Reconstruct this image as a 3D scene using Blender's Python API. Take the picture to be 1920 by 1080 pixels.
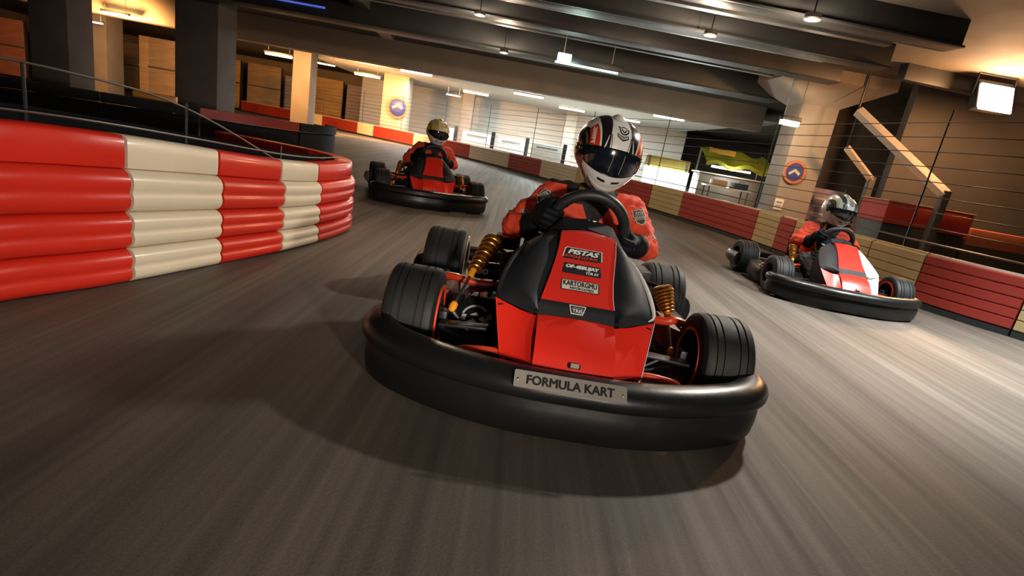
import bpy, bmesh, math, random
from mathutils import Vector, Matrix, Euler
from mathutils.geometry import delaunay_2d_cdt
random.seed(7)
for _o in list(bpy.data.objects): bpy.data.objects.remove(_o)
SC = bpy.context.scene
COL = SC.collection
PI = math.pi

# ------------------------------------------------------------------ camera
_yaw, _pitch, _roll = .0223, .2666, .1735
_f = Vector((math.sin(_yaw)*math.cos(_pitch), math.cos(_yaw)*math.cos(_pitch), -math.sin(_pitch)))
_r0 = Vector((math.cos(_yaw), -math.sin(_yaw), 0)); _u0 = _r0.cross(_f)
_r = math.cos(_roll)*_r0 + math.sin(_roll)*_u0
_u = -math.sin(_roll)*_r0 + math.cos(_roll)*_u0
cam = bpy.data.objects.new('camera', bpy.data.cameras.new('camera')); COL.objects.link(cam)
cam.data.sensor_width = 36; cam.data.lens = 36*998/1920; cam.data.clip_start = .05; cam.data.clip_end = 200
m = Matrix.Identity(4)
for i in range(3): m[i][0], m[i][1], m[i][2], m[i][3] = _r[i], _u[i], -_f[i], (-.2535, -1.3623, .818)[i]
cam.matrix_world = m
SC.camera = cam

# ------------------------------------------------------------------ world, exposure, large lights
SC.view_settings.view_transform = 'Standard'; SC.view_settings.look = 'None'
SC.view_settings.exposure = 0.0; SC.view_settings.gamma = 1.0; SC.view_settings.use_curve_mapping = False
SC.cycles.use_denoising = True; SC.cycles.max_bounces = 6; SC.cycles.sample_clamp_indirect = 4
W = bpy.data.worlds.new('hall_ambience'); SC.world = W; W.use_nodes = True
W.node_tree.nodes['Background'].inputs[0].default_value = (.45, .75, .82, 1)
W.node_tree.nodes['Background'].inputs[1].default_value = .03

def light(kind, name, loc, power, col, size=.2, aim=None, size_y=None, spot=None, parent=None, blend=.6):
    l = bpy.data.lights.new(name, kind); l.energy = power; l.color = col
    if kind == 'AREA':
        l.size = size
        if size_y: l.shape = 'RECTANGLE'; l.size_y = size_y
    else: l.shadow_soft_size = size
    if kind == 'SPOT': l.spot_size = math.radians(spot or 100); l.spot_blend = blend
    o = bpy.data.objects.new(name, l); COL.objects.link(o); o.location = loc
    if aim: o.rotation_euler = (Vector(aim)-Vector(loc)).to_track_quat('-Z', 'Y').to_euler()
    if parent:
        o.parent = parent; o.location = Vector(loc)-parent.location
    return o
# white track light hung over the right side of the circuit: throws the kart's shadow forward and left
light('SPOT', 'track_light', (2.0, 2.35, 2.3), 300, (1, .92, .82), .07, (1.5, 1.1, 0), spot=140, blend=.9)
# unseen area fill added behind the camera to lift the kart front
light('AREA', 'front_fill', (.6, -3.4, 2.3), 9, (1, .86, .72), 1.0, (.1, .6, .4), .4)
# unseen low spots added to brighten the left barrier and the kart front
light('SPOT', 'barrier_fill', (1.8, -3.4, .75), 700, (1, .86, .70), .10, (-1.66, 1.05, .34), spot=24, blend=.8)
light('SPOT', 'kart_fill', (.9, -4.2, 1.15), 640, (1, .88, .76), .15, (.07, .5, .56), spot=23, blend=.7)
# unseen spots added above the frame: cool for right floor, warm for left bend
light('SPOT', 'floor_fill_right', (3.3, 1.5, 2.7), 1150, (.94, 1, .97), .08, (2.75, 1.75, 0), spot=80, blend=1)
light('SPOT', 'floor_fill_left', (-.7, 2.1, 2.75), 120, (1, .74, .52), .08, (-.85, 2.75, 0), spot=75, blend=1)

# ------------------------------------------------------------------ helpers: materials
def M(name, col, rough=.5, metal=0, coat=0, bump=None, var=None, stretch=None, spec=.5, wear=None, mottle=None):
    mt = bpy.data.materials.get(name)
    if mt: return mt
    mt = bpy.data.materials.new(name); mt.use_nodes = True
    N, L = mt.node_tree.nodes, mt.node_tree.links; b = N['Principled BSDF']
    b.inputs['Base Color'].default_value = (*col, 1); b.inputs['Roughness'].default_value = rough
    b.inputs['Metallic'].default_value = metal; b.inputs['Coat Weight'].default_value = coat
    b.inputs['Coat Roughness'].default_value = .12; b.inputs['Specular IOR Level'].default_value = spec
    tc = N.new('ShaderNodeTexCoord'); mp = N.new('ShaderNodeMapping'); L.new(tc.outputs['Object'], mp.inputs[0])
    if stretch: mp.inputs['Scale'].default_value = stretch
    def noise(sc, det=4):
        n = N.new('ShaderNodeTexNoise'); n.inputs['Scale'].default_value = sc; n.inputs['Detail'].default_value = det
        L.new(mp.outputs[0], n.inputs['Vector']); return n
    v = var or (9, .18)
    n = noise(v[0]); r = N.new('ShaderNodeMapRange'); L.new(n.outputs[0], r.inputs[0])
    r.inputs[3].default_value = 1-v[1]; r.inputs[4].default_value = 1+v[1]
    mx = N.new('ShaderNodeMix'); mx.data_type = 'RGBA'; mx.blend_type = 'MULTIPLY'; mx.inputs[0].default_value = 1
    mx.inputs[6].default_value = (*col, 1); L.new(r.outputs[0], mx.inputs[7]); L.new(mx.outputs[2], b.inputs['Base Color'])
    rr = N.new('ShaderNodeMapRange'); n2 = noise(v[0]*2.7); L.new(n2.outputs[0], rr.inputs[0])
    rr.inputs[3].default_value = max(0, rough-.08); rr.inputs[4].default_value = min(1, rough+.08); L.new(rr.outputs[0], b.inputs['Roughness'])
    if bump:
        n3 = noise(bump[0], 6); bp = N.new('ShaderNodeBump'); bp.inputs['Strength'].default_value = bump[1]; bp.inputs['Distance'].default_value = bump[2] if len(bump) > 2 else .01
        L.new(n3.outputs[0], bp.inputs['Height']); L.new(bp.outputs[0], b.inputs['Normal'])
    return mt
def EM(name, col, st):
    mt = bpy.data.materials.new(name); mt.use_nodes = True; b = mt.node_tree.nodes['Principled BSDF']
    b.inputs['Base Color'].default_value = (*col, 1); b.inputs['Emission Color'].default_value = (*col, 1); b.inputs['Emission Strength'].default_value = st
    return mt
RED = M('red_bodywork', (.68, .022, .011), .36, coat=.35, var=(5, .06))
ORANGE = M('orange_red_tube', (.66, .05, .012), .35, coat=.3)
SUIT = M('red_race_suit', (.72, .062, .020), .75, bump=(34, .35, .006), var=(14, .16))
SUITB = M('black_suit_cloth', (.012, .010, .011), .8, bump=(30, .35, .006))
SUITY = M('amber_suit_cloth', (.55, .16, .015), .8, bump=(30, .3, .006))
BLK = M('black_moulded_plastic', (.007, .008, .009), .34, spec=.4, bump=(60, .12, .002), var=(7, .3))
MATT = M('matt_black_panel', (.009, .011, .014), .62, spec=.35, bump=(120, .08, .001))
RUB = M('tyre_rubber', (.009, .010, .0105), .62, spec=.4, bump=(90, .15, .002), var=(16, .25))
STEEL = M('dull_steel', (.22, .22, .22), .38, .9)
DARKM = M('dark_frame_metal', (.03, .032, .035), .42, .6)
GOLD = M('gold_spring_metal', (.50, .20, .035), .34, .85)
AMBER = M('amber_fitting', (.85, .33, .02), .3, coat=.5)
WHITE = M('white_gloss', (.72, .70, .66), .3, coat=.4, var=(4, .05))
CREAM = M('cream_sticker', (.62, .60, .50), .5)
PLATE = M('brushed_plate', (.27, .25, .22), .45, .3, stretch=(3, 60, 60), var=(6, .1))
INK = M('black_ink', (.008, .008, .009), .5)
WINK = M('white_ink', (.75, .74, .70), .5)
RINK = M('red_ink', (.60, .05, .03), .5)
GLOVE = M('black_glove_leather', (.004, .005, .007), .68, spec=.18, bump=(70, .3, .003))
DKRED = M('brown_red_panel', (.22, .035, .018), .5)
VISOR = M('dark_visor', (.006, .009, .014), .07, coat=1, var=(3, .1))

# ------------------------------------------------------------------ helpers: meshes
class MB:
    def __init__(s): s.v = []; s.f = []
    def add(s, vs, fs, mi=0):
        n = len(s.v); s.v += [Vector(p) for p in vs]; s.f += [(tuple(i+n for i in f), mi) for f in fs]; return s
    def grid(s, rows, cu=False, cv=False, mi=0, caps=False):
        nr, nc = len(rows), len(rows[0]); vs = [p for r in rows for p in r]; fs = []
        for i in range(nr if cv else nr-1):
            for j in range(nc if cu else nc-1):
                a, b = i*nc+j, i*nc+(j+1) % nc; c, d = ((i+1) % nr)*nc+(j+1) % nc, ((i+1) % nr)*nc+j
                fs.append((a, b, c, d))
        if caps: fs += [tuple(range(nc))[::-1], tuple((nr-1)*nc+j for j in range(nc))]
        return s.add(vs, fs, mi)
    def tube(s, pts, r, seg=10, mi=0, closed=False, flat=None):
        P = [Vector(p) for p in pts]; n = len(P); rows = []; up = None
        for i in range(n):
            t = (P[(i+1) % n]-P[i-1]) if closed else (P[min(i+1, n-1)]-P[max(i-1, 0)])
            t.normalize()
            if up is None: up = Vector((0, 0, 1)) if abs(t.z) < .9 else Vector((1, 0, 0))
            a = t.cross(up).normalized(); b = a.cross(t).normalized(); up = b
            rr = r[i] if isinstance(r, (list, tuple)) else r
            rows.append([P[i]+rr*(math.cos(2*PI*k/seg)*a+math.sin(2*PI*k/seg)*b*(flat or 1)) for k in range(seg)])
        return s.grid(rows, cu=True, cv=closed, mi=mi, caps=not closed)
    def box(s, c, size, rot=None, bev=0, mi=0):
        bm = bmesh.new(); bmesh.ops.create_cube(bm, size=1)
        bmesh.ops.scale(bm, vec=size, verts=bm.verts)
        if bev: bmesh.ops.bevel(bm, geom=bm.edges[:], offset=bev, segments=2, affect='EDGES', profile=.6)
        R = (rot if isinstance(rot, Matrix) else Euler(rot).to_matrix()) if rot else Matrix.Identity(3)
        bm.verts.index_update()
        vs = [R @ v.co + Vector(c) for v in bm.verts]; fs = [tuple(v.index for v in f.verts) for f in bm.faces]; bm.free()
        return s.add(vs, fs, mi)
    def prism(s, outline, depth, fr, mi=0, side=None):
        # outline 2d in frame fr = (origin, ux, uy); thickness along ux x uy
        o, ux, uy = [Vector(a) for a in fr]; nz = ux.cross(uy).normalized(); n = len(outline)
        a = [o+ux*x+uy*y for x, y in outline]; b = [p+nz*depth for p in a]
        s.add(a+b, [tuple(range(n))[::-1], tuple(range(n, 2*n))], mi)
        return s.add(a+b, [(i, (i+1) % n, n+(i+1) % n, n+i) for i in range(n)], mi if side is None else side)
    def lathe(s, prof, c, ax=(0, 0, 1), seg=32, mi=0, closed=False):
        ax = Vector(ax).normalized(); a = ax.orthogonal().normalized(); b = ax.cross(a); c = Vector(c)
        rows = [[c+ax*h+r*(math.cos(2*PI*k/seg)*a+math.sin(2*PI*k/seg)*b) for k in range(seg)] for r, h in prof]
        return s.grid(rows, cu=True, cv=closed, mi=mi, caps=not closed and prof[0][0] > 1e-6)
    def text(s, body, fr, h, width=None, mi=0, bold=.0, shear=0, depth=.0006, lift=0):
        cu = bpy.data.curves.new('txt', 'FONT'); cu.body = body; cu.align_x = 'CENTER'; cu.align_y = 'CENTER'; cu.size = 1
        cu.shear = shear; cu.extrude = 0; cu.resolution_u = 3
        ob = bpy.data.objects.new('txt', cu); COL.objects.link(ob)
        dg = bpy.context.evaluated_depsgraph_get(); me = ob.evaluated_get(dg).to_mesh()
        vs = [v.co.copy() for v in me.vertices]; fs = [tuple(p.vertices) for p in me.polygons]
        bpy.data.objects.remove(ob); bpy.data.curves.remove(cu)
        if not vs: return s
        x0, x1 = min(v.x for v in vs), max(v.x for v in vs); y0, y1 = min(v.y for v in vs), max(v.y for v in vs)
        k = h/(y1-y0); kx = width/(x1-x0) if width else k
        if bold:  # heavier strokes: the same outline laid down a few times, slightly shifted
            v0, f0 = vs[:], fs[:]; vs, fs = [], []
            for q, (dx, dy) in enumerate(((0, 0), (bold, 0), (-bold, 0), (bold*.5, bold*.8), (-bold*.5, -bold*.8))):
                n0 = len(vs); vs += [Vector((v.x+dx*(y1-y0), v.y+dy*(y1-y0), q*1e-5)) for v in v0]; fs += [tuple(i+n0 for i in f_) for f_ in f0]
        f = fr if callable(fr) else None
        if f: pts = [f((v.x-(x0+x1)/2)*kx, (v.y-(y0+y1)/2)*k) for v in vs]
        else:
            o, ux, uy = [Vector(a) for a in fr]; nz = ux.cross(uy).normalized()
            pts = [o+ux*((v.x-(x0+x1)/2)*kx)+uy*((v.y-(y0+y1)/2)*k)+nz*(lift+v.z*2) for v in vs]
        return s.add(pts, fs, mi)
    def decal(s, poly, fn, mi=0, step=None):
        # polygon in a surface's own 2-d coordinates, laid onto it by fn(u, v)
        out = []
        st = step or 4.0
        for i in range(len(poly)):
            a, b = Vector(poly[i]), Vector(poly[(i+1) % len(poly)]); n = max(1, int((b-a).length/st))
            out += [a.lerp(b, k/n) for k in range(n)]
        xs = [p.x for p in out]; ys = [p.y for p in out]; extra = []
        y = min(ys)+st*.5
        while y < max(ys):
            x = min(xs)+st*.5
            while x < max(xs): extra.append(Vector((x, y))); x += st
            y += st
        vs, es, fs, *_ = delaunay_2d_cdt(out+extra, [], [list(range(len(out)))], 1, 1e-5)
        return s.add([fn(p.x, p.y) for p in vs], [tuple(f) for f in fs], mi)
    def xf(s, mat): s.v = [mat @ p for p in s.v]; return s
    def build(s, name, mats, parent=None, ang=35, base=(0, 0, 0), flat=False, recalc=True):
        me = bpy.data.meshes.new(name); b = Vector(base)
        me.from_pydata([p-b for p in s.v], [], [f for f, _ in s.f])
        for mt in (mats if isinstance(mats, (list, tuple)) else [mats]): me.materials.append(mt)
        for p, (_, mi) in zip(me.polygons, s.f): p.material_index = mi
        if recalc:
            bm = bmesh.new(); bm.from_mesh(me); bmesh.ops.recalc_face_normals(bm, faces=bm.faces[:]); bm.to_mesh(me); bm.free()
        if not flat:
            for p in me.polygons: p.use_smooth = True
            me.set_sharp_from_angle(angle=math.radians(ang))
        o = bpy.data.objects.new(name, me); COL.objects.link(o)
        if parent: o.parent = parent
        return o
def tag(o, label=None, cat=None, group=None, kind=None):
    for k, v in (('label', label), ('category', cat), ('group', group), ('kind', kind)):
        if v: o[k] = v
    return o
def empty(name, loc=(0, 0, 0), rz=0):
    o = bpy.data.objects.new(name, None); COL.objects.link(o); o.location = loc; o.rotation_euler.z = rz; o.empty_display_size = .1; return o
def kids(o): return [c for c in bpy.data.objects if c.parent == o]
def copy_tree(o, parent=None, swap={}):
    c = o.copy(); COL.objects.link(c)
    if parent: c.parent = parent
    if c.type == 'MESH':
        for sl in c.material_slots:
            if sl.material and sl.material.name in swap:
                mm = swap[sl.material.name]; sl.link = 'OBJECT'; sl.material = mm
    for ch in kids(o): copy_tree(ch, c, swap)
    return c
def cr(pts, n=8, closed=False):
    P = [Vector(p) for p in pts]; Q = ([P[-1]]+P+[P[0], P[1]]) if closed else ([2*P[0]-P[1]]+P+[2*P[-1]-P[-2]])
    out = []
    for i in range(1, len(Q)-2):
        a, b, c, d = Q[i-1:i+3]
        for k in range(n):
            t = k/n; out.append(.5*((2*b)+(-a+c)*t+(2*a-5*b+4*c-d)*t*t+(-a+3*b-3*c+d)*t**3))
    if not closed: out.append(P[-1])
    return out
def lerp(a, b, t): return a+(b-a)*t
def sm(x): x = max(0, min(1, x)); return x*x*(3-2*x)
def rrect(w, h, r, n=4):
    o = []
    for cx, cy, a0 in ((w/2-r, h/2-r, 0), (-w/2+r, h/2-r, 90), (-w/2+r, -h/2+r, 180), (w/2-r, -h/2+r, 270)):
        for k in range(n+1):
            a = math.radians(a0+90*k/n); o.append((cx+r*math.cos(a), cy+r*math.sin(a)))
    return o

# ------------------------------------------------------------------ go-kart (origin under the middle of its front bumper, facing -y)
kart = empty('go_kart')
def front_bumper():
    half = [(0, 0), (.16, .004), (.32, .036), (.47, .095), (.58, .16), (.645, .235), (.668, .31), (.664, .38), (.645, .43)]
    path = [Vector((-x, y, 0)) for x, y in half[::-1]]+[Vector((x, y, 0)) for x, y in half[1:]]
    path = cr(path, 6)
    prof = [(-.075, .028), (-.035, .012), (-.012, .016), (-.002, .035), (.002, .075), (.001, .11), (-.005, .127), (-.005, .132), (.007, .137), (.016, .150), (.018, .167), (.011, .186), (-.006, .200), (-.03, .208), (-.055, .209), (-.078, .202), (-.096, .186), (-.102, .165), (-.098, .14), (-.09, .09)]
    rows = []
    for i, p in enumerate(path):
        t = (path[min(i+1, len(path)-1)]-path[max(i-1, 0)]).normalized(); o = Vector((t.y, -t.x, 0))
        k = min(i, len(path)-1-i)/6.; sc = .55+.45*math.sqrt(min(1, k))
        rows.append([p+o*((n+.045)*sc-.045)+Vector((0, 0, .11+(z-.11)*(.62+.38*math.sqrt(min(1, k))))) for n, z in prof])
    return MB().grid(rows, cu=True, caps=True)
bump = front_bumper().build('front_bumper', BLK, kart, 40)
# name plate on the bumper
_n = Vector((0, -.70, .714)).normalized(); _uy = Vector((0, .714, .70)).normalized()
def plate_fr(x, z, lift=0): return (Vector((-.016, -.0075, .1965))+Vector((1, 0, 0))*x+_uy*z+_n*lift, (1, 0, 0), _uy)
pl = MB().prism(rrect(.318, .05, .005), .004, plate_fr(0, 0, -.002)).build('name_plate', PLATE, bump)
pl['label'] = 'grey metal name plate reading FORMULA KART'
t = MB().text('FORMULA KART', plate_fr(0, 0, .0027), .0255, .246, bold=.06)
t.build('lettering', INK, bump, flat=True)
for x in (-.148, .148):
    MB().lathe([(.0035, 0), (.0035, .0012), (.002, .002), (0, .002)], plate_fr(x, -.002, .002)[0], _n, 12).build('plate_bolt', STEEL, bump)

def tyre(x, y, R, w, front, ringmat):
    sgn = 1 if x > 0 else -1
    prof = []
    hw = w/2
    def gr(h): return [(R-.0006, h-.0032), (R-.006, h-.0022), (R-.006, h+.0022), (R-.0006, h+.0032)]
    prof = [(R*.56, -hw*.80), (R*.62, -hw*.95), (R*.78, -hw), (R*.90, -hw*.97), (R*.965, -hw*.88), (R*.99, -hw*.76)]
    for g in (-.58, -.30, .30, .58): prof += gr(g*hw)
    prof += [(R*.99, hw*.76), (R*.965, hw*.88), (R*.90, hw*.97), (R*.78, hw), (R*.62, hw*.95), (R*.56, hw*.80)]
    ty = MB().lathe(prof, (x, y, R), (1, 0, 0), 56, closed=True).build('tyre', RUB, kart, 30)
    rp = [(R*.56, -hw*.82), (R*.60, -hw*.93), (R*.61, -hw*.985), (R*.58, -hw*.99), (R*.52, -hw*.8), (R*.46, -hw*.3), (R*.46, hw*.3), (R*.52, hw*.8), (R*.58, hw*.99), (R*.61, hw*.985), (R*.60, hw*.93), (R*.56, hw*.82)]
    MB().lathe(rp, (x, y, R), (1, 0, 0), 40, closed=True).build('rim', DARKM, ty)
    s_ = -sgn; r0, r1 = (.605, .66) if front else (.70, .84)  # front: ring at the rim edge; rear: cream band on the inner sidewall
    MB().lathe([(R*r0, s_*hw*.93), (R*r1, s_*hw*.97), (R*r1, s_*(hw*1.0+.004)), (R*r0, s_*(hw*1.0+.004))], (x, y, R), (1, 0, 0), 40, closed=True).build('rim_or_sidewall_ring', ringmat, ty)
    hb = MB().lathe([(R*.47, -.004), (R*.47, .004), (.03, .008), (.03, .03), (.012, .034), (0, .034)], (x, y, R), (sgn, 0, 0), 24)
    for k in range(5):
        a = k*2*PI/5; hb.box((x+sgn*.012, y+.05*math.cos(a), R+.05*math.sin(a)), (.012, .012, .012), bev=.002)
    hb.build('hub', DARKM, ty)
BANDC = M('cream_sidewall_band', (.55, .47, .36), .4, .3)
tyre(-.545, .46, .172, .180, True, ORANGE); tyre(.55, .46, .172, .180, True, ORANGE)
tyre(-.555, 1.32, .172, .20, False, BANDC); tyre(.555, 1.32, .172, .20, False, BANDC)

# ---- nose fairing
cx = lambda y: -.003+.031*sm((y-.24)/.3)
def row(y, z, hw, crown=0, n=9):
    return [Vector((cx(y)+hw*t, y+crown*.3*t*t, z-crown*t*t)) for t in [(-1+2*k/(n-1)) for k in range(n)]]
def slab(rows, th=.012):
    # closed shell: top rows plus an offset underside
    mb = MB(); nr = len(rows); nc = len(rows[0]); nor = []
    for i in range(nr):
        r = []
        for j in range(nc):
            du = rows[i][min(j+1, nc-1)]-rows[i][max(j-1, 0)]; dv = rows[min(i+1, nr-1)][j]-rows[max(i-1, 0)][j]
            r.append(du.cross(dv).normalized())
        nor.append(r)
    und = [[rows[i][j]-nor[i][j]*th for j in range(nc)] for i in range(nr)]
    mb.grid(rows); mb.grid([r[::-1] for r in und])
    for a, b in ((rows[0], und[0]), (und[-1], rows[-1])): mb.grid([b, a])
    mb.grid([[rows[i][0] for i in range(nr)], [und[i][0] for i in range(nr)]]); mb.grid([[und[i][-1] for i in range(nr)], [rows[i][-1] for i in range(nr)]])
    bm = bmesh.new(); me = bpy.data.meshes.new('tmp'); me.from_pydata(mb.v, [], [f for f, _ in mb.f]); bm.from_mesh(me)
    bmesh.ops.remove_doubles(bm, verts=bm.verts, dist=1e-5); bm.verts.index_update()
    o = MB().add([v.co.copy() for v in bm.verts], [tuple(v.index for v in f.verts) for f in bm.faces]); bm.free(); bpy.data.meshes.remove(me); return o
nose = slab([row(.27, .354, .119), row(.31, .382, .112), row(.36, .417, .106), row(.42, .459, .102), row(.47, .493, .1005), row(.505, .517, .100), row(.53, .532, .099), row(.555, .541, .097, .004), row(.585, .546, .094, .010), row(.615, .545, .088, .018), row(.635, .538, .08, .026)], .03)
nose_o = nose.build('nose_panel', RED, kart, 30)
slab([row(.238, .312, .126), row(.255, .337, .124), row(.262, .347, .121), row(.272, .355, .119)], .02).build('nose_band', MATT, kart)
# lower front panel: middle facet standing proud of two side facets
def mix(a, b, t): return Vector(a).lerp(Vector(b), t)
top = [(-.124, .238, .310), (-.06, .232, .316), (0, .230, .318), (.06, .232, .316), (.122, .238, .310)]
bot = [(-.124, .098, .197), (-.06, .092, .198), (0, .090, .200), (.06, .092, .198), (.124, .098, .200)]
slab([[mix(b, t, k/6)+Vector((0, -.012*math.sin(PI*k/6), .010*math.sin(PI*k/6))) for b, t in zip(bot, top)] for k in range(7)], .015).build('front_panel', RED, kart)
for s in (-1, 1):
    a0, a1 = Vector((s*.124, .105, .192)), Vector((s*.124, .243, .303))
    b0, b1 = Vector((s*.222, .165, .186)), Vector((s*.262, .300, .325))
    rows = []
    for k in range(7):
        p, q = a0.lerp(a1, k/6), b0.lerp(b1, k/6)
        rows.append([p.lerp(q, j/5)+Vector((0, .012, -.012))*math.sin(PI*j/5)*(.6 if j < 3 else .4)-Vector((0, .0, .014*sm(1-j/1.2)*0)) for j in range(6)])
    if s < 0: rows = [r[::-1] for r in rows]
    sp = slab(rows, .012).build('side_panel', RED, kart)
    # black wing panels either side of the nose
    outer = cr([(s*.138, .242, .306), (s*.200, .268, .318), (s*.262, .302, .330), (s*.262, .35, .363), (s*.245, .42, .405), (s*.215, .50, .448), (s*.180, .57, .478), (s*.14, .62, .485)], 3)
    inner = cr([(s*.120+.0, .242, .312), (s*.116+cx(.27)*.5, .27, .340), (s*.110+cx(.31), .31, .365), (s*.104+cx(.36), .37, .405), (s*.100+cx(.42), .43, .448), (s*.098+cx(.5), .49, .485), (s*.096+cx(.55), .55, .512), (s*.09+cx(.6), .61, .52)], 3)
    rows = []
    for p, q in zip(inner, outer):
        rows.append([p.lerp(q, j/6)+Vector((0, -.012, .022))*math.sin(PI*j/6) for j in range(7)])
    if s < 0: rows = [r[::-1] for r in rows]
    wg = slab(rows, .014).build('wing_panel', MATT, kart, 50)
    MB().tube([a_.lerp(b_, .93)+Vector((s*.003, -.012*.22-.001, .022*.22+.001)) for a_, b_ in list(zip(inner, outer))[5:18]], [.002+.007*max(0, math.sin(PI*k/12))**.7 for k in range(13)], 8).build('highlight_strip', WHITE if s > 0 else MATT, wg)  # white strip paints the right wing's edge highlight; the left one stays matt
    # thin bright tubes painting rim light along the red panel edges
    MB().tube([b1+Vector((s*.001, -.003, .001)), b1.lerp(b0, .5)+Vector((s*.001, -.004, .0)), b0+Vector((s*.001, -.003, 0))], .0014, 6).build('edge_highlight', WHITE if s > 0 else ORANGE, sp)
    # inner side wall that closes the fairing
    MB().grid([[b0, b1, outer[12], outer[18]], [Vector((s*.21, .22, .05)), Vector((s*.23, .36, .05)), Vector((s*.2, .5, .05)), Vector((s*.18, .7, .05))]]).build('fairing_side', MATT, kart)
MB().tube([Vector((cx(y)+hw+.001, y-.002, z+.001)) for y, z, hw in ((.272, .354, .119), (.31, .382, .112), (.36, .417, .106), (.42, .459, .102), (.47, .493, .1005), (.53, .532, .099))], .0013, 6).build('edge_highlight', WHITE, nose_o)  # white tube painting a rim-light line on the nose's right edge
th_ = MB().box((.0, .096, .214), (.036, .012, .016), (.7, 0, 0), .002).build('tow_hook', INK, kart)
MB().box((.0, .091, .218), (.026, .012, .009), (.7, 0, 0), .002).build('hook_plate', M('pale_hook_metal', (.55, .50, .44), .35, .4), th_)
# stickers on the nose
_t = Vector((0, .822, .569)); _nn = Vector((0, -.569, .822)); _p0 = Vector((0, .27, .354))
def nf(x, v, lift=0): return (_p0+_t*v+Vector((x, 0, 0))+_nn*lift, Vector((1, 0, 0)), _t)
def sticker(x, v, w, h, mats, edge, fill, texts, shape=None, lift=.0008):
    st = MB()
    sh = shape or rrect(w, h, .004)
    st.prism(sh, .0006, nf(x, v, lift-.0006), edge)
    st.prism([(a*(1-.0045/w*1.6), b*(1-.0045/h*1.2)) for a, b in sh], .0003, nf(x, v, lift), fill)
    for body, dx, dv, hh, ww, mi, bold, shear in texts: st.text(body, nf(x+dx, v+dv, lift+.0006), hh, ww, mi, bold, shear)
    return st.build('sticker', mats, nose_o, flat=True)
mats4 = [WINK, INK, RINK, CREAM]
sk = [(-.071+.0, -.029), (.056, -.029), (.070, -.024), (.070, .029), (-.056, .029), (-.062, .024)]
o = sticker(.008, .222, .14, .058, mats4, 0, 1, [('PISTAS', .004, .009, .021, .108, 0, .08, .35), ('RTIQUJ LLS R.M', -.004, -.015, .014, .112, 2, .06, .25)], sk); o['label'] = 'black sticker reading PISTAS in white italics'
o = sticker(.008, .153, .134, .050, mats4, 1, 1, [('OF-4EBUJAY', .002, .006, .019, .112, 0, .09, .2), ('TOR AY', .036, -.013, .011, .044, 0, .06, .1)]); o['label'] = 'black sticker with blocky white lettering'
o = sticker(.004, .078, .128, .046, mats4, 1, 3, [('KARTORGMU', 0, .007, .021, .112, 1, .07, 0), ('MMTIKOLMESI', .006, -.013, .010, .078, 1, .06, 0)]); o['label'] = 'cream sticker reading KARTORGMU'
bd = MB(); fb = (Vector((-.001, .252, .3395)), Vector((1, 0, 0)), Vector((0, .55, .835)))
fbn = Vector((1, 0, 0)).cross(fb[2])
trap = [(-.020, -.014), (.019, -.014), (.027, .015), (-.028, .015)]
bd.prism(trap, .004, (fb[0]-fbn*.001, fb[1], fb[2]), 0)
bd.prism([(a*.88, b*.82) for a, b in trap], .0008, (fb[0]+fbn*.003, fb[1], fb[2]), 1)
bd.text('TRIS', (fb[0]-fb[2]*.003+fbn*.0042, fb[1], fb[2]), .011, .032, 0, .03); bd.box(fb[0]+fb[2]*.007+fbn*.0042, (.034, .003, .0006), mi=0)
bd.build('badge', [WINK, INK], kart, flat=True)['label'] = 'small badge with white outlined lettering on the black band'
for s in (-1, 1): MB().box((s*.243, .283, .309), (.018, .004, .006), (.6, 0, s*-.5), .001).build('panel_clip', INK, kart)

# ---- dash and steering wheel
SWC = Vector((.048, .775, .530)); E2 = Vector((0, -.36, .93)).normalized(); ND = Vector((1, 0, 0)).cross(E2)*-1
if ND.y < 0: ND = -ND
def swp(r, th, n=0): a = math.radians(th); return SWC+r*(math.cos(a)*Vector((1, 0, 0))+math.sin(a)*E2)+ND*n
sw = MB().tube([swp(.150, k*360/56) for k in range(56)], .0225, 14, closed=True).build('steering_wheel', M('steering_grip', (.014, .015, .016), .48, bump=(150, .25, .002)), kart)
sp = MB()
sp.prism([(-.135, .03), (-.10, -.005), (-.06, -.03), (0, -.038), (.06, -.032), (.10, -.01), (.135, .025), (.14, -.02), (.10, -.075), (.03, -.085), (-.03, -.085), (-.10, -.07), (-.14, -.02)], .014, (SWC-ND*.007, Vector((math.cos(-.2), 0, 0))+E2*math.sin(-.2), E2*math.cos(.2)+Vector((math.sin(.2), 0, 0))))
sp.build('wheel_spoke_plate', MATT, sw)
MB().tube(cr([swp(.118, 175, -.016), swp(.075, 205, -.016), swp(.06, 262, -.016), swp(.075, 320, -.016), swp(.118, 352, -.016)], 6), .0014, 6).build('spoke_piping', CREAM, sw)
d = MB()
d.grid([[Vector((-.115, .66, .47)), Vector((-.06, .62, .535)), Vector((.03, .61, .552)), Vector((.12, .62, .535)), Vector((.185, .66, .46))],
        [Vector((-.12, .69, .50)), Vector((-.06, .665, .57)), Vector((.04, .66, .585)), Vector((.13, .665, .565)), Vector((.19, .69, .49))],
        [Vector((-.11, .74, .49)), Vector((-.06, .74, .56)), Vector((.04, .74, .572)), Vector((.13, .74, .555)), Vector((.18, .74, .48))],
        [Vector((-.1, .76, .40)), Vector((-.05, .76, .42)), Vector((.04, .76, .42)), Vector((.13, .76, .42)), Vector((.17, .76, .40))]])
d.build('dash_cowl', MATT, kart, 20)
MB().tube(cr([(-.145, .64, .505), (-.12, .635, .500), (-.09, .64, .488), (-.075, .64, .47)], 5), .0032, 8).build('clutch_cable', CREAM, kart)
MB().tube(cr([(.135, .66, .465), (.16, .65, .478), (.185, .66, .475), (.205, .68, .45)], 5), .0028, 8).build('throttle_cable', CREAM, kart)
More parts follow.
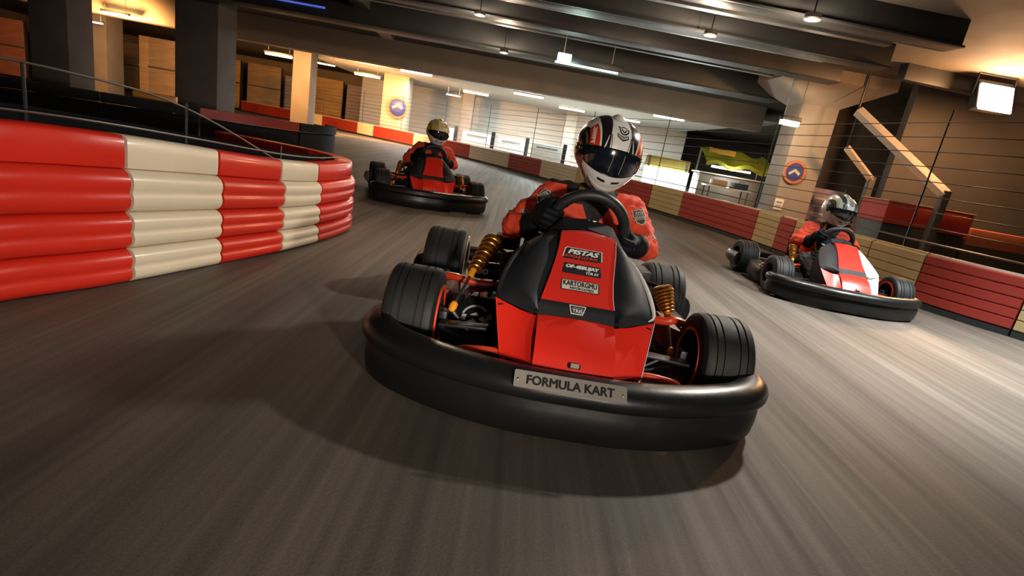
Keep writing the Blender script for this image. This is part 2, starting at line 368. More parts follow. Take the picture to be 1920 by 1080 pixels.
lg = MB(); lf = (Vector((.045, .652, .572)), Vector((1, 0, 0)), Vector((0, .2, .98)))
lg.text('S', (lf[0]+Vector((-.009, 0, 0)), lf[1], lf[2]), .017, .011, 0, .04); lg.text('T', (lf[0]+Vector((.011, 0, 0)), lf[1], lf[2]), .017, .013, 0, .04)
lg.build('dash_lettering', WINK, kart, flat=True)
MB().tube([(.04, .30, .16), (.05, .55, .33), SWC-ND*.01], .013, 10).build('steering_column', STEEL, kart)
MB().lathe([(.0, 0), (.018, .002), (.02, .012), (.017, .02), (0, .021)], (-.115, .70, .425), (.1, -1, .1), 20).build('dash_gauge', M('blue_gauge_glass', (.01, .10, .16), .15, coat=1), kart)

# ---- frame, floor, suspension
MB().prism([(-.21, .12), (.21, .12), (.30, .35), (.30, .75), (.36, 1.0), (.36, 1.42), (-.36, 1.42), (-.36, 1.0), (-.30, .75), (-.30, .35)], .012, ((0, 0, .035), (1, 0, 0), (0, 1, 0))).build('floor_tray', DARKM, kart)
for s in (-1, 1):
    MB().tube(cr([(s*.20, .17, .175), (s*.235, .185, .185), (s*.30, .19, .180), (s*.352, .20, .165), (s*.40, .24, .11)], 6), .011, 10).build('front_hoop_tube', ORANGE, kart)
    MB().tube([(s*.27, .20, .06), (s*.30, .5, .06), (s*.31, .95, .06), (s*.36, 1.5, .07)], .016, 10).build('frame_rail', ORANGE, kart)
    MB().tube([(s*.29, .42, .10), (s*.46, .46, .13)], .011, 8).build('track_rod', DARKM, kart)
    MB().box((s*.36, .40, .175), (.17, .05, .010), (0, s*.06, 0), .003).build('upper_arm_bar', DARKM, kart)
    MB().box((s*.44, .46, .15), (.03, .05, .10), None, .008).build('steering_knuckle', DARKM, kart)
    if s > 0: MB().tube(cr([(.30, .66, .235), (.40, .62, .247), (.437, .62, .257), (.495, .63, .240), (.555, .66, .19), (.58, .74, .13)], 6), .016, 10).build('side_hoop_tube', ORANGE, kart)
    else: MB().tube(cr([(-.24, .70, .262), (-.327, .69, .252), (-.393, .69, .258), (-.45, .70, .262), (-.53, .74, .24), (-.585, .80, .16)], 6), .015, 10).build('side_hoop_tube', ORANGE, kart)
    MB().box((s*.50, .82, .145), (.13, .22, .09), (0, s*.25, 0), .012).build('inner_side_panel', DKRED, kart)
    sbp = [(.10, .03), (.12, .06), (.125, .12), (.11, .17), (.07, .195), (.02, .2), (0, .18), (0, .03)]
    rows = []
    for y, k in ((.66, .3), (.69, .8), (.74, 1), (.88, 1), (1.02, 1), (1.08, .85), (1.12, .4)):
        rows.append([Vector((s*(.52+(a-.03)*k), y, .10+(z-.10)*(.5+.5*k))) for a, z in sbp])
    MB().grid(rows, cu=True, caps=True).build('side_pod', BLK, kart, 40)
    # shock absorber: spring over a damper
    a, b, c = ((-.318, .80, .405), (-.371, .62, .310), (-.413, .50, .205)) if s < 0 else ((.400, .75, .345), (.430, .70, .255), (.448, .60, .133))
    a, b, c = Vector(a), Vector(b), Vector(c); ax = (b-a).normalized(); s1 = ax.orthogonal().normalized(); s2 = ax.cross(s1); Ls = (b-a).length
    turns = 7; pts = []; rad = []
    for k in range(turns*18+1):
        u = k/(turns*18); ang = u*turns*2*PI; rr = lerp(.038, .020, u) if s < 0 else lerp(.040, .026, u)
        pts.append(a+ax*(Ls*u*.93)+rr*(math.cos(ang)*s1+math.sin(ang)*s2))
    sh = MB().tube(pts, .0056, 8).build('coil_spring', GOLD, kart)
    MB().lathe([(.02, 0), (.022, .01), (.012, Ls*.95), (0, Ls*.96)], a, ax, 16).build('damper_body', M('brown_damper', (.10, .035, .012), .45), sh)
    MB().lathe([(.030 if s < 0 else .034, -.008), (.040, -.004), (.040, .003), (.01, .004)], a, ax, 20).build('spring_cap', GOLD, sh)
    ax2 = (c-b).normalized()
    MB().lathe([(.008, -.018), (.013, -.016), (.014, .016), (.009, .020), (0, .021)], b, ax2, 14).build('damper_collar', AMBER, sh)
    MB().tube([b, c], .0055, 10).build('damper_rod', STEEL, sh)
    MB().lathe([(.006, -.02), (.014, -.012), (.016, .006), (.012, .020), (0, .026)], c, ax2, 14).build('damper_foot', AMBER, sh)
    MB().tube([c+Vector((0, 0, -.02)), (s*.30, .5, .07)], .010, 8).build('lower_arm', DARKM, kart)
    MB().tube([a+Vector((0, .01, 0)), (s*.26, .95, .34), (s*.30, 1.05, .1)], .010, 8).build('shock_mount', DARKM, kart)
# left pod: black tank with a white emblem, and the parts stacked behind it
tk = MB().box((-.335, .575, .125), (.215, .25, .06), (.50, .0, .04), .018)
tk.box((-.335, .46, .062), (.215, .05, .05), None, .012)
tko = tk.build('side_tank', MATT, kart)
em = MB(); ef = lambda x, y, l=0: Vector((-.330, .575, .125))+Vector((1, .04, 0))*x+Vector((0, .878, .479))*(y+.0)+Vector((0, -.479, .878))*(.030+l)
def ring(r0, r1, a0, a1, n=14): return [(r1*math.cos(math.radians(a0+(a1-a0)*k/n)), r1*math.sin(math.radians(a0+(a1-a0)*k/n))*1.25) for k in range(n+1)]+[(r0*math.cos(math.radians(a1-(a1-a0)*k/n)), r0*math.sin(math.radians(a1-(a1-a0)*k/n))*1.25) for k in range(n+1)]
for poly in (ring(.046, .054, 40, 165), [(-.056, -.018), (-.036, -.018), (-.034, .012), (-.050, .012)], [(-.022, .012), (.002, .03), (.012, .012)], [(-.03, -.024), (-.006, -.006), (.008, -.022)], [(.012, -.004), (.05, -.034), (.062, -.024), (.028, .012)], [(.03, -.03), (.046, .02), (.058, .034), (.066, .01)]):
    em.add([ef(x, y, .0015) for x, y in poly], [tuple(range(len(poly)))])
em.build('emblem', WINK, tko, flat=True)
MB().grid([[Vector((-.40, .62, .13)), Vector((-.385, .60, .20)), Vector((-.35, .62, .235)), Vector((-.27, .64, .245)), Vector((-.23, .64, .15))], [Vector((-.42, .74, .10)), Vector((-.40, .74, .20)), Vector((-.35, .75, .25)), Vector((-.27, .76, .255)), Vector((-.22, .76, .14))]]).build('chain_guard', BLK, kart, 50)
cyl = MB().lathe([(.0, -.075), (.030, -.075), (.036, -.065), (.036, .07), (.028, .08), (0, .08)], (-.30, .80, .285), (1, .05, .05), 28).build('exhaust_box', BLK, kart)
MB().text('DO', (Vector((-.335, .762, .287)), Vector((1, 0, .0)), Vector((0, 0, 1))), .022, .040, 0, .05).build('exhaust_lettering', WINK, cyl, flat=True)
fc = MB().lathe([(0, -.028), (.050, -.028), (.054, -.022), (.054, .018), (.050, .022), (0, .022)], (-.255, .93, .402), (0, -.1, 1), 32).build('air_filter', BLK, kart)
MB().lathe([(.034, .022), (.040, .022), (.040, .027), (.034, .027)], (-.255, .93, .402), (0, -.1, 1), 32, closed=True).build('filter_ring', M('red_ring', (.55, .05, .03), .4), fc)
MB().tube(cr([(-.22, .97, .36), (-.18, .98, .35), (-.16, 1.0, .30), (-.17, 1.05, .2)], 5), .016, 10).build('intake_pipe', MATT, kart)
MB().tube([(-.62, 1.32, .172), (.62, 1.32, .172)], .018, 12).build('rear_axle', STEEL, kart)
# seat, engine, rear bumper
rows = []
for y, z, hw, dep in ((.92, .10, .17, .05), (1.02, .07, .19, .09), (1.16, .075, .20, .12), (1.27, .16, .21, .13), (1.33, .32, .20, .10), (1.37, .46, .17, .06)):
    rows.append([Vector((.02+hw*t, y-(.0 if z < .15 else dep)*abs(t)**2.5, z+(dep if z < .15 else dep*.3)*abs(t)**2.5)) for t in [(-1+k/5) for k in range(11)]])
slab(rows, -.012).build('seat', BLK, kart, 50)
en = MB().box((.36, 1.16, .17), (.16, .20, .18), None, .02)
for k in range(6): en.box((.36, 1.08+k*.03, .29), (.15, .012, .09), None, .003)
en.build('engine', DARKM, kart)
rb = cr([(-.66, 1.20, .15), (-.67, 1.42, .15), (-.60, 1.54, .15), (-.3, 1.58, .15), (0, 1.585, .15), (.3, 1.58, .15), (.60, 1.54, .15), (.67, 1.42, .15), (.66, 1.20, .15)], 5)
MB().tube(rb, .040, 12, flat=1.7).build('rear_bumper', BLK, kart)
tag(kart, 'red and black kart in front with FORMULA KART plate on its bumper', 'go-kart', 'karts racing on the track')
# ------------------------------------------------------------------ driver (child meshes around an Empty on the seat)
PB = Vector((.02, 1.15, .09))
driver = empty('person', PB)
def capsule(mb, a, b, ra, rb, seg=18):
    a, b = Vector(a), Vector(b); ax = b-a; Lh = ax.length
    ax = ax.normalized() if Lh > 1e-6 else Vector((0, 0, 1))
    pr = []
    for k in range(7):
        t = -PI/2+k*PI/12; pr.append((max(1e-4, ra*math.cos(t)), ra*math.sin(t)))
    for k in range(7):
        t = k*PI/12; pr.append((max(1e-4, rb*math.cos(t)), Lh+rb*math.sin(t)))
    mb.lathe(pr, a, ax, seg)
def organic(name, caps, voxel, mats, parent, fn=None, smooth=4, base=PB, wrinkle=0, seams=()):
    mb = MB()
    for c in caps: capsule(mb, *c)
    o = mb.build('tmp_'+name, mats, None)
    md = o.modifiers.new('r', 'REMESH'); md.mode = 'VOXEL'; md.voxel_size = voxel
    me = bpy.data.meshes.new_from_object(o.evaluated_get(bpy.context.evaluated_depsgraph_get()))
    old = o.data; bpy.data.objects.remove(o); bpy.data.meshes.remove(old)
    bm = bmesh.new(); bm.from_mesh(me)
    for _ in range(smooth): bmesh.ops.smooth_vert(bm, verts=bm.verts, factor=.5, use_axis_x=True, use_axis_y=True, use_axis_z=True)
    if wrinkle:
        from mathutils import noise
        bm.normal_update()
        for v in bm.verts:
            p = v.co; q = Vector((p.x*16, p.y*16, p.z*30)); f = abs(noise.noise(q))+.5*abs(noise.noise(q*2.1))
            v.co = p+v.normal*(wrinkle*(f-.35))
    for co, no in seams: bmesh.ops.bisect_plane(bm, geom=bm.verts[:]+bm.edges[:]+bm.faces[:], plane_co=co, plane_no=no)
    for v in bm.verts: v.co -= base
    for f in bm.faces:
        f.smooth = True
        f.material_index = fn(f.calc_center_median()+base, f.normal) if fn else 0
    bm.to_mesh(me); bm.free()
    me.name = name
    o = bpy.data.objects.new(name, me); COL.objects.link(o); o.parent = parent; return o
SHL, SHR = Vector((-.085, 1.06, .612)), Vector((.268, 1.05, .600))
ELL, ELR = Vector((-.236, .955, .468)), Vector((.338, .945, .470))
WRL, WRR = Vector((-.155, .835, .505)), Vector((.262, .83, .485))
NECK = Vector((.10, 1.06, .66))
body = [((.02, 1.16, .16), (.04, 1.14, .30), .150, .14), ((.04, 1.14, .30), (.085, 1.10, .50), .14, .135), ((.0, 1.09, .50), (.18, 1.08, .50), .125, .125),
        (SHL+Vector((.05, 0, -.02)), SHR+Vector((-.05, 0, -.02)), .095, .095), (SHL, SHL+Vector((.03, 0, 0)), .074, .08), (SHR, SHR-Vector((.03, 0, 0)), .074, .08),
        ((.09, 1.08, .60), NECK, .085, .065), (NECK, (.10, 1.02, .76), .062, .06),
        (SHL, ELL, .071, .062), (ELL, WRL, .063, .038), (SHR, ELR, .071, .060), (ELR, WRR, .061, .038),
        ((-.10, 1.14, .16), (-.205, .76, .315), .10, .074), ((.14, 1.14, .16), (.225, .76, .315), .10, .074),
        ((-.205, .76, .315), (-.125, .37, .12), .07, .045), ((.225, .76, .315), (.13, .37, .12), .07, .045)]
def suitzone(c, n):
    if c.y < 1.02 and c.z < .41 and abs(c.x-.02) < .30 and not (c.x < -.19 and c.y > .9) and not (c.x > .28 and c.y > .85): return 1
    if c.z > .675: return 1
    d = c.x-.095
    if -.135 < d < -.045 and c.z > .605 and c.y < 1.06: return 2 if .012 > abs((d+.085)-(c.z-.64)*.55) else 1
    if abs(d) < .012+max(0, c.z-.52)*.55 and c.z > .52 and c.y < 1.05: return 1
    if abs(d) < .006 and c.z > .40 and c.y < 1.02: return 1
    return 0
body_o = organic('body', body, .011, [SUIT, SUITB, SUITY], driver, suitzone, 3, wrinkle=.019, seams=[((.095-.012, 0, .52), (1, 0, .55)), ((.095+.012, 0, .52), (1, 0, -.55)), ((0, 0, .605), (0, 0, 1)), ((-.04, 0, 0), (1, 0, 0)), ((.05, 0, 0), (1, 0, 0)), ((0, 0, .675), (0, 0, 1)), ((0, 0, .41), (0, 0, 1)), ((.01+.012, 0, .64), (1, 0, -.55)), ((.01-.012, 0, .64), (1, 0, -.55))])
# collar
MB().lathe([(.072, 0), (.078, .01), (.076, .035), (.068, .045), (.064, .03)], NECK+Vector((0, -.008, -.02)), (0, -.25, 1), 28, closed=True).build('collar', SUITB, driver, base=PB)
# gloves, fingers closed round the rim
def glove(th, left):
    a = math.radians(th); rho = math.cos(a)*Vector((1, 0, 0))+math.sin(a)*E2; tau = ND.cross(rho).normalized()
    if tau.z < 0: tau = -tau
    p = SWC+.150*rho; wr = WRL if left else WRR
    q = lambda r_, n_, t_: p+rho*r_+ND*n_+tau*t_
    caps = [(q(.040, .020, .028), q(.040, .020, -.030), .026, .026), (q(.050, .002, .032), q(.050, .002, -.036), .021, .020), (q(.042, .03, -.008), wr, .036, .044), (wr, wr+(wr-q(.04, .02, 0))*.40, .047, .054)]
    for k, (t0, ln, rr) in enumerate(((.036, .95, .0145), (.012, 1.06, .0150), (-.012, 1.0, .0145), (-.035, .82, .0128))):
        a0 = q(.052, -.006, t0); a1 = q(.036*ln, -.042*ln, t0*1.06); a2 = q(-.004, -.046, t0*1.1); a3 = q(-.028*ln, -.026, t0*1.08)
        caps += [(a0, a1, rr*1.15, rr*1.05), (a1, a2, rr*1.05, rr), (a2, a3, rr, rr*.85)]
    caps += [(q(.036, .032, .026), q(.012, .040, .050), .019, .016), (q(.012, .040, .050), q(-.022, .030, .060), .016, .013), (q(-.022, .030, .060), q(-.034, .010, .060), .013, .012)]
    return organic('glove', caps, .0048, [GLOVE], driver, None, 2)
gl = glove(168, True); gr_ = glove(-16, False)
for g_, wr, el in ((gl, WRL, ELL), (gr_, WRR, ELR)):
    d_ = (el-wr).normalized()
    MB().lathe([(.046, -.008), (.051, 0), (.052, .022), (.047, .03)], wr+d_*.012, d_, 24, closed=False).build('cuff', GLOVE, g_, base=PB)
for x in (-.125, .13):
    organic('boot', [((x, .40, .12), (x, .34, .10), .045, .046), ((x, .38, .085), (x*.95, .26, .15), .042, .034)], .008, [SUITB], driver, None, 3)
# sleeve patches
def patch(a, b, ra, rb, t, facing, w, h, kind, twist=0):
    a, b = Vector(a), Vector(b); ax = (b-a).normalized(); f = Vector(facing); f = (f-ax*f.dot(ax)).normalized(); s_ = ax.cross(f)
    c, s0 = math.cos(twist), math.sin(twist)
    def fn(u, v, lift=.006):
        u, v = u*c-v*s0, u*s0+v*c
        r_ = lerp(ra, rb, t)+lift; an = u/r_
        return a+(b-a)*t+ax*(-v)+r_*(math.cos(an)*f+math.sin(an)*s_)
    mb = MB()
    if kind == 'crest': pg = [(-.45, .5), (-.2, .42), (0, .5), (.2, .42), (.45, .5), (.5, .1), (.38, -.05), (.36, -.3), (0, -.5), (-.36, -.3), (-.38, -.05), (-.5, .1)]
    else: pg = [(-.5, .3), (-.3, .5), (.5, .4), (.5, -.3), (.3, -.5), (-.5, -.4)]
    mb.decal([(x*w, y*h) for x, y in pg], fn, 0, .008)
    mb.decal([(x*w*.87, y*h*.88) for x, y in pg], lambda u, v: fn(u, v, .0066), 1, .008)
    if kind == 'crest':
        mb.text('KMX', lambda u, v: fn(u, v+h*.24, .0072), h*.16, w*.6, 0, .03)
        mb.text('WINNER', lambda u, v: fn(u, v-h*.02, .0072), h*.14, w*.72, 0, .03)
        mb.decal([(-w*.5, -h*.12), (w*.5, -h*.12), (w*.5, -h*.15), (-w*.5, -h*.15)], lambda u, v: fn(u, v, .0072), 0, .008)
        mb.decal([(-w*.36, h*.12), (w*.36, h*.12), (w*.36, h*.10), (-w*.36, h*.10)], lambda u, v: fn(u, v, .0072), 0, .008)
    else: mb.text('AMS', lambda u, v: fn(u, v, .0072), h*.5, w*.7, 0, .04)
    return mb.build('sleeve_patch', [CREAM, M('grey_patch_cloth', (.07, .06, .05), .7)], body_o, base=PB, flat=True)
V_ = Vector
patch(SHL, ELL, .071, .062, .32, (-.35, -1, .25), .060, .085, 'crest', -.1)
patch(SHL, ELL, .071, .062, .86, (-.1, -1, .35), .055, .034, 'name', .9)
patch(SHR, ELR, .071, .060, .38, (.15, -1, .2), .060, .085, 'crest', .1)
patch(SHR, ELR, .071, .060, .92, (.35, -1, .1), .052, .034, 'name', -.3)
# ---- helmet
HC = Vector((.102, 1.005, .838))
HM = Matrix.Translation(HC) @ Euler((0, math.radians(4.5), math.radians(7)), 'XYZ').to_matrix().to_4x4() @ Matrix.Rotation(math.radians(13), 4, 'X')
def hs(w, ph, off=0):
    w, ph = math.radians(w), math.radians(ph)
    d = Vector((math.sin(w), -math.cos(w)*math.cos(ph), math.cos(w)*math.sin(ph)))
    el = math.degrees(math.asin(max(-1, min(1, d.z)))); fr = max(0, -d.y)
    a, b, c = .139, .168 if d.y < 0 else .172, .146 if d.z > 0 else .170
    n = 2.25
    r_ = (abs(d.x/a)**n+abs(d.y/b)**n+abs(d.z/c)**n)**(-1/n)
    ch = sm((-el-12)/30)*fr**2
    r_ *= 1+.05*ch-.04*sm((-el-25)/25)*(1-fr)
    p = d*(r_+off)
    p.x *= 1-.20*sm((-el-10)/40)
    if p.z < -.150: p.z = -.150-off*.3; 
    return p
sh = MB()
NW, NP = 40, 80
sh.grid([[hs(-89.5+179*i/NW, 360*j/NP) for j in range(NP)] for i in range(NW+1)], cu=True, mi=0, caps=True)
D = lambda poly, mi, off=.0012, step=4: sh.decal(poly, lambda w, p: hs(w, p, off), mi, step)
for s in (-1, 1):
    D([(s*14, 14), (s*15, 40), (s*14, 70), (s*14, 110), (s*30, 110), (s*32, 70), (s*29, 45), (s*25, 14)], 1)          # black flank stripe
    D([(s*10.6, 14), (s*11.4, 14), (s*14.6, 38), (s*13.6, 38)], 1, .0016)
    D([(s*20, 14), (s*22.5, 14), (s*17.6, 36), (s*16.9, 36)], 0, .0022)                                          # white flash in the stripe
    D([(s*27, 14), (s*31, 44), (s*36, 66), (s*50, 62), (s*47, 36), (s*45, 14)], 2)                                   # red panel
    D([(s*26.6, 14), (s*27.6, 14), (s*31.6, 44), (s*36.6, 66), (s*35.4, 66), (s*30.4, 44)], 3, .0018)
    D([(s*45, 14), (s*47, 36), (s*50, 62), (s*62, 110), (s*89, 140), (s*89, 14)], 1)                                  # dark side
    D([(s*60, 14), (s*89, 14), (s*89, -60), (s*72, -56), (s*64, -30)], 1)
    D([(s*70, -12), (s*62, -8), (s*50, -26), (s*34, -46), (s*41, -54), (s*56, -38)], 2, .0020)                       # red lower flash
    D([(s*61, -10), (s*54, -10), (s*46, -25), (s*50, -28)], 1, .0018)
    D([(s*36, 20), (s*37.5, 20), (s*43, 60), (s*41.5, 60)], 3, .0020)
    D([(s*48, 20), (s*52, 16), (s*60, 60), (s*57, 62)], 4, .0018)
for s, tx in ((-1, 'HIIIS'), (1, 'HIIIS')):
    sh.text(tx, (lambda s: lambda u, v: hs(s*(40+ .0*u)-v*s*1.0, 38+u*s*-1.0, .0026))(s), 6.5, 32, 3, .04)
# forehead emblem: winged shield over a banner
em = lambda poly, mi, off: D([(1.5+x, 45+y) for x, y in poly], mi, off, 3)
em([(-8, 10), (-3, 8), (0, 11), (4, 9), (9, 6), (8, -1), (3, -5), (-1, -5), (-5, -2), (-6, 4)], 1, .0016)
em([(-5.5, 7.4), (-2.5, 6), (0, 8.5), (3, 7), (6.8, 4.6), (6, .4), (2.4, -3), (-.6, -3), (-3.6, -.6), (-4.4, 4)], 0, .0020)
em([(-3.4, 5.5), (-1.8, 5), (1, 0), (3.4, 4.6), (5, 3.6), (2.6, -1.4), (.6, -1.8), (-1.8, .6)], 1, .0024)
em([(-9, -3.5), (-2, -7), (1, -7.5), (8, -4.5), (8.5, -10), (1.5, -14.5), (-.5, -14.5), (-7.5, -10)], 1, .0016)
em([(-7.4, -5.8), (-1, -9), (1, -9.2), (6.6, -6.6), (6.8, -9.2), (1.2, -12.4), (-.2, -12.4), (-6.2, -9.2)], 0, .0020)
em([(-6, -7.4), (-1, -10), (1, -10.2), (5.6, -8), (5.6, -8.8), (1, -11.4), (-.2, -11.4), (-5.6, -8.8)], 1, .0024)
sh.xf(HM)
helmet = sh.build('helmet', [WHITE, M('black_helmet_gloss', (.010, .010, .012), .2, coat=.6), M('red_helmet_gloss', (.55, .035, .015), .28, coat=.5), M('pale_line_paint', (.70, .62, .52), .4), M('gold_line_paint', (.30, .19, .08), .35, .5)], driver, 40, base=PB)
helmet['label'] = 'white, black and red full-face helmet'
def vis_edge(w, top): return (16-3.5*abs(w/75)**2) if top else (-18+7*abs(w/75)**1.6)
vs = MB(); rows = []
for i in range(33):
    w = -78+156*i/32; t_, b_ = vis_edge(w, 1), vis_edge(w, 0); k = 1-abs(w/78)**6
    rows.append([hs(w, t_+.8, .001)]+[hs(w, lerp(t_, b_, j/10), .0035+.0035*k*math.sin(PI*min(1, .18+j/10*.64))) for j in range(11)]+[hs(w, b_-.8, .001)])
vs.grid(rows)
vs.xf(HM)
visor = vs.build('visor', VISOR, helmet, 50, base=PB)
vb = MB()
for w0 in (-6, 9): vb.tube([hs(w0+ph*.03, ph, .0082) for ph in (12, 5, -2, -9, -14)], .0011, 6)
vb.xf(HM).build('visor_line', M('pale_visor_line', (.35, .33, .28), .4), visor, base=PB)
MB().tube([hs(w, vis_edge(w, 1)+1.4, .003) for w in range(-76, 77, 6)], .0022, 6).xf(HM).build('visor_seal', M('black_helmet_gloss', (.01, .01, .01)), helmet, base=PB)
MB().tube([hs(w, vis_edge(w, 0)-1.2, .003) for w in range(-76, 77, 6)], .0020, 6).xf(HM).build('visor_seal', M('black_helmet_gloss', (.01, .01, .01)), helmet, base=PB)
for s in (-1, 1):
    MB().decal([(s*5, -27), (s*17, -26), (s*16.5, -29.5), (s*5, -30.5)], lambda w, p: hs(w, p, .0025), 0, 3).xf(HM).build('chin_vent', INK, helmet, base=PB)
    MB().lathe([(.012, 0), (.016, .002), (.014, .008), (0, .009)], hs(s*80, 0, 0), (s, 0, 0), 18).xf(HM).build('visor_pivot', M('black_helmet_gloss', (.01, .01, .01)), helmet, base=PB)
MB().box(hs(80, -12, .004), (.004, .02, .012), None, .001).xf(HM).build('visor_tab', INK, helmet, base=PB)
cg = MB(); rows = []
for i in range(13):
    w = -30+60*i/12; k = math.sin(PI*i/12)
    rows.append([hs(w, -34-5*k, .001), hs(w, -36-6*k, .004+.006*k), hs(w, -39-8*k, .004+.008*k), hs(w, -42-9*k, .001)])
cg.grid(rows).xf(HM).build('chin_spoiler', M('grey_white_gloss', (.52, .50, .46), .35, coat=.3), helmet, base=PB)
cv = MB(); rows = []
for i in range(9):
    w = -9+18*i/8; k = math.sin(PI*i/8)
    rows.append([hs(w, 72, .001), hs(w, 78, .002+.006*k), hs(w, 86, .002+.013*k), hs(w, 96, .002+.012*k), hs(w, 106, .001)])
cv.grid(rows).xf(HM).build('crown_vent', WHITE, helmet, base=PB)
tag(driver, 'person in a red race suit and white helmet gripping the front kart wheel', 'person', 'kart drivers')

# ------------------------------------------------------------------ the two karts behind, with their drivers
def second(loc, rz, swapk, swapd, lk, ld, sc=1):
    k = copy_tree(kart, None, swapk); k.location = loc; k.rotation_euler.z = rz; k['label'] = lk
    Rm = Matrix.Rotation(rz, 3, 'Z')
    p = copy_tree(driver, None, swapd); p.location = Vector(loc)+Rm @ PB*sc; k.scale = p.scale = (sc, sc, sc); p.rotation_euler.z = rz; p['label'] = ld
    for o in (k, p): drop_marks(o)
    return k, p
def drop_marks(o):
    for c in list(kids(o)):
        drop_marks(c)
        if c.name.split('.')[0] in ('name_plate', 'sticker', 'badge', 'dash_lettering', 'sleeve_patch', 'exhaust_lettering', 'emblem', 'panel_clip', 'highlight_strip', 'edge_highlight'):
            for g in kids(c): bpy.data.objects.remove(g)
            bpy.data.objects.remove(c)
    for c in kids(o):
        if c.name.split('.')[0] == 'front_bumper':
            for g in kids(c): bpy.data.objects.remove(g)
YEL = M('yellow_helmet_gloss', (.60, .42, .03), .3, coat=.4)
PALE = M('pale_helmet_gloss', (.62, .64, .50), .3, coat=.4)
k1, d1 = second((-1.06, 4.05, 0), math.radians(18), {}, {'black_helmet_gloss': YEL, 'red_helmet_gloss': YEL},
    'red kart chasing behind the left barrier end, driven with a yellow helmet', 'person in red suit and yellow and white helmet driving the kart on the left', .92)
k2, d2 = second((2.38, 2.45, 0), math.radians(-3), {}, {'black_helmet_gloss': M('dark_green_gloss', (.03, .05, .04), .3), 'red_helmet_gloss': PALE},
    'red and white kart on the right beside the far barrier', 'person in red suit and pale green helmet driving the kart on the right', .86)
for o in kids(d1):
    if o.name.split('.')[0] == 'helmet':
        for i, mm in ((0, WHITE), (1, YEL), (2, YEL)): o.material_slots[i].link = 'OBJECT'; o.material_slots[i].material = mm
        for g in kids(o):
            if g.name.split('.')[0] == 'crown_vent': g.material_slots[0].link = 'OBJECT'; g.material_slots[0].material = YEL
for c in kids(k2):
    if c.name.split('.')[0] in ('wing_panel', 'side_panel') and sum(v.co.x for v in c.data.vertices) > 0:
        for sl in c.material_slots: sl.link = 'OBJECT'; sl.material = WHITE
# ------------------------------------------------------------------ setting
def structure(o, label=None): o['kind'] = 'structure'; return o
def floor_mat():
    mt = bpy.data.materials.new('worn_track_surface'); mt.use_nodes = True; N, L = mt.node_tree.nodes, mt.node_tree.links; b = N['Principled BSDF']
    tc = N.new('ShaderNodeTexCoord')
    # fine warping so the rubber lines bend a little
    def noise(scale, sc, det=5, rot=0):
        mp = N.new('ShaderNodeMapping'); mp.inputs['Scale'].default_value = scale; mp.inputs['Rotation'].default_value = (0, 0, rot); L.new(tc.outputs['Object'], mp.inputs[0])
        n = N.new('ShaderNodeTexNoise'); n.inputs['Scale'].default_value = sc; n.inputs['Detail'].default_value = det; L.new(mp.outputs[0], n.inputs['Vector']); return n
    def ramp(src, a, b_, lo, hi):
        r = N.new('ShaderNodeMapRange'); L.new(src, r.inputs[0])
        for i, v in zip((1, 2, 3, 4), (a, b_, lo, hi)): r.inputs[i].default_value = v
        return r.outputs[0]
    def mul(a, c):
        m_ = N.new('ShaderNodeMath'); m_.operation = 'MULTIPLY'; L.new(a, m_.inputs[0]); L.new(c, m_.inputs[1]); return m_.outputs[0]
    fine = ramp(noise((30, .35, 1), 1, 8).outputs[0], .25, .75, .70, 1.30)          # brushed rubber streaks along the lap direction
    broad = ramp(noise((4.5, .22, 1), 1, 3).outputs[0], .32, .68, .62, 1.30)    # darker tyre lanes
    blot = ramp(noise((1, .6, 1), .8, 4, .3).outputs[0], .3, .7, .8, 1.2)
    grit = ramp(noise((1, 1, 1), 160, 3).outputs[0], .3, .7, .86, 1.14)
    k = mul(mul(fine, broad), mul(blot, grit))
    mx = N.new('ShaderNodeMix'); mx.data_type = 'RGBA'; mx.blend_type = 'MULTIPLY'; mx.inputs[0].default_value = 1; mx.inputs[6].default_value = (.115, .097, .082, 1); L.new(k, mx.inputs[7])
    L.new(mx.outputs[2], b.inputs['Base Color']); b.inputs['Specular IOR Level'].default_value = .3
    L.new(ramp(noise((20, .4, 1), 1).outputs[0], .3, .7, .54, .70), b.inputs['Roughness'])
    bp = N.new('ShaderNodeBump'); bp.inputs['Strength'].default_value = .18; bp.inputs['Distance'].default_value = .004
    L.new(noise((1, 1, 1), 120, 4).outputs[0], bp.inputs['Height']); L.new(bp.outputs[0], b.inputs['Normal'])
    return mt
structure(MB().box((-4, 11, -.05), (46, 38, .1)).build('floor', floor_mat()))
CEIL = M('stained_concrete_ceiling', (.11, .095, .082), .85, bump=(6, .3), var=(1.2, .3))
CONC = M('grey_concrete', (.30, .26, .23), .8, bump=(14, .3), var=(2.2, .25))
CONCD = M('dark_concrete', (.13, .11, .10), .8, bump=(14, .3), var=(2.2, .3))
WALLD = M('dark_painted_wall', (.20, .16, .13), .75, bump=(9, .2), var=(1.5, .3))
WALLW = M('pale_painted_wall', (.50, .49, .47), .7, var=(2, .45), stretch=(.25, 1, 9))
BEAMM = M('dark_painted_steel', (.035, .038, .042), .5, .3, var=(3, .25))
SOFF = M('brown_painted_soffit', (.40, .32, .26), .7, var=(1.6, .2))
ceil = structure(MB().box((-4, 11, 2.85), (46, 38, .1)).build('ceiling', CEIL))
structure(MB().box((-4, 29.9, 1.4), (46, .2, 2.9)).build('wall_back', WALLD))
structure(MB().box((-26.9, 11, 1.4), (.2, 38, 2.9)).build('wall_left', WALLD))
structure(MB().box((12.0, 9.4, 1.4), (13.0, .2, 2.9)).build('wall_right', M('dark_side_wall', (.075, .062, .055), .8, var=(1.5, .3), bump=(9, .2))))
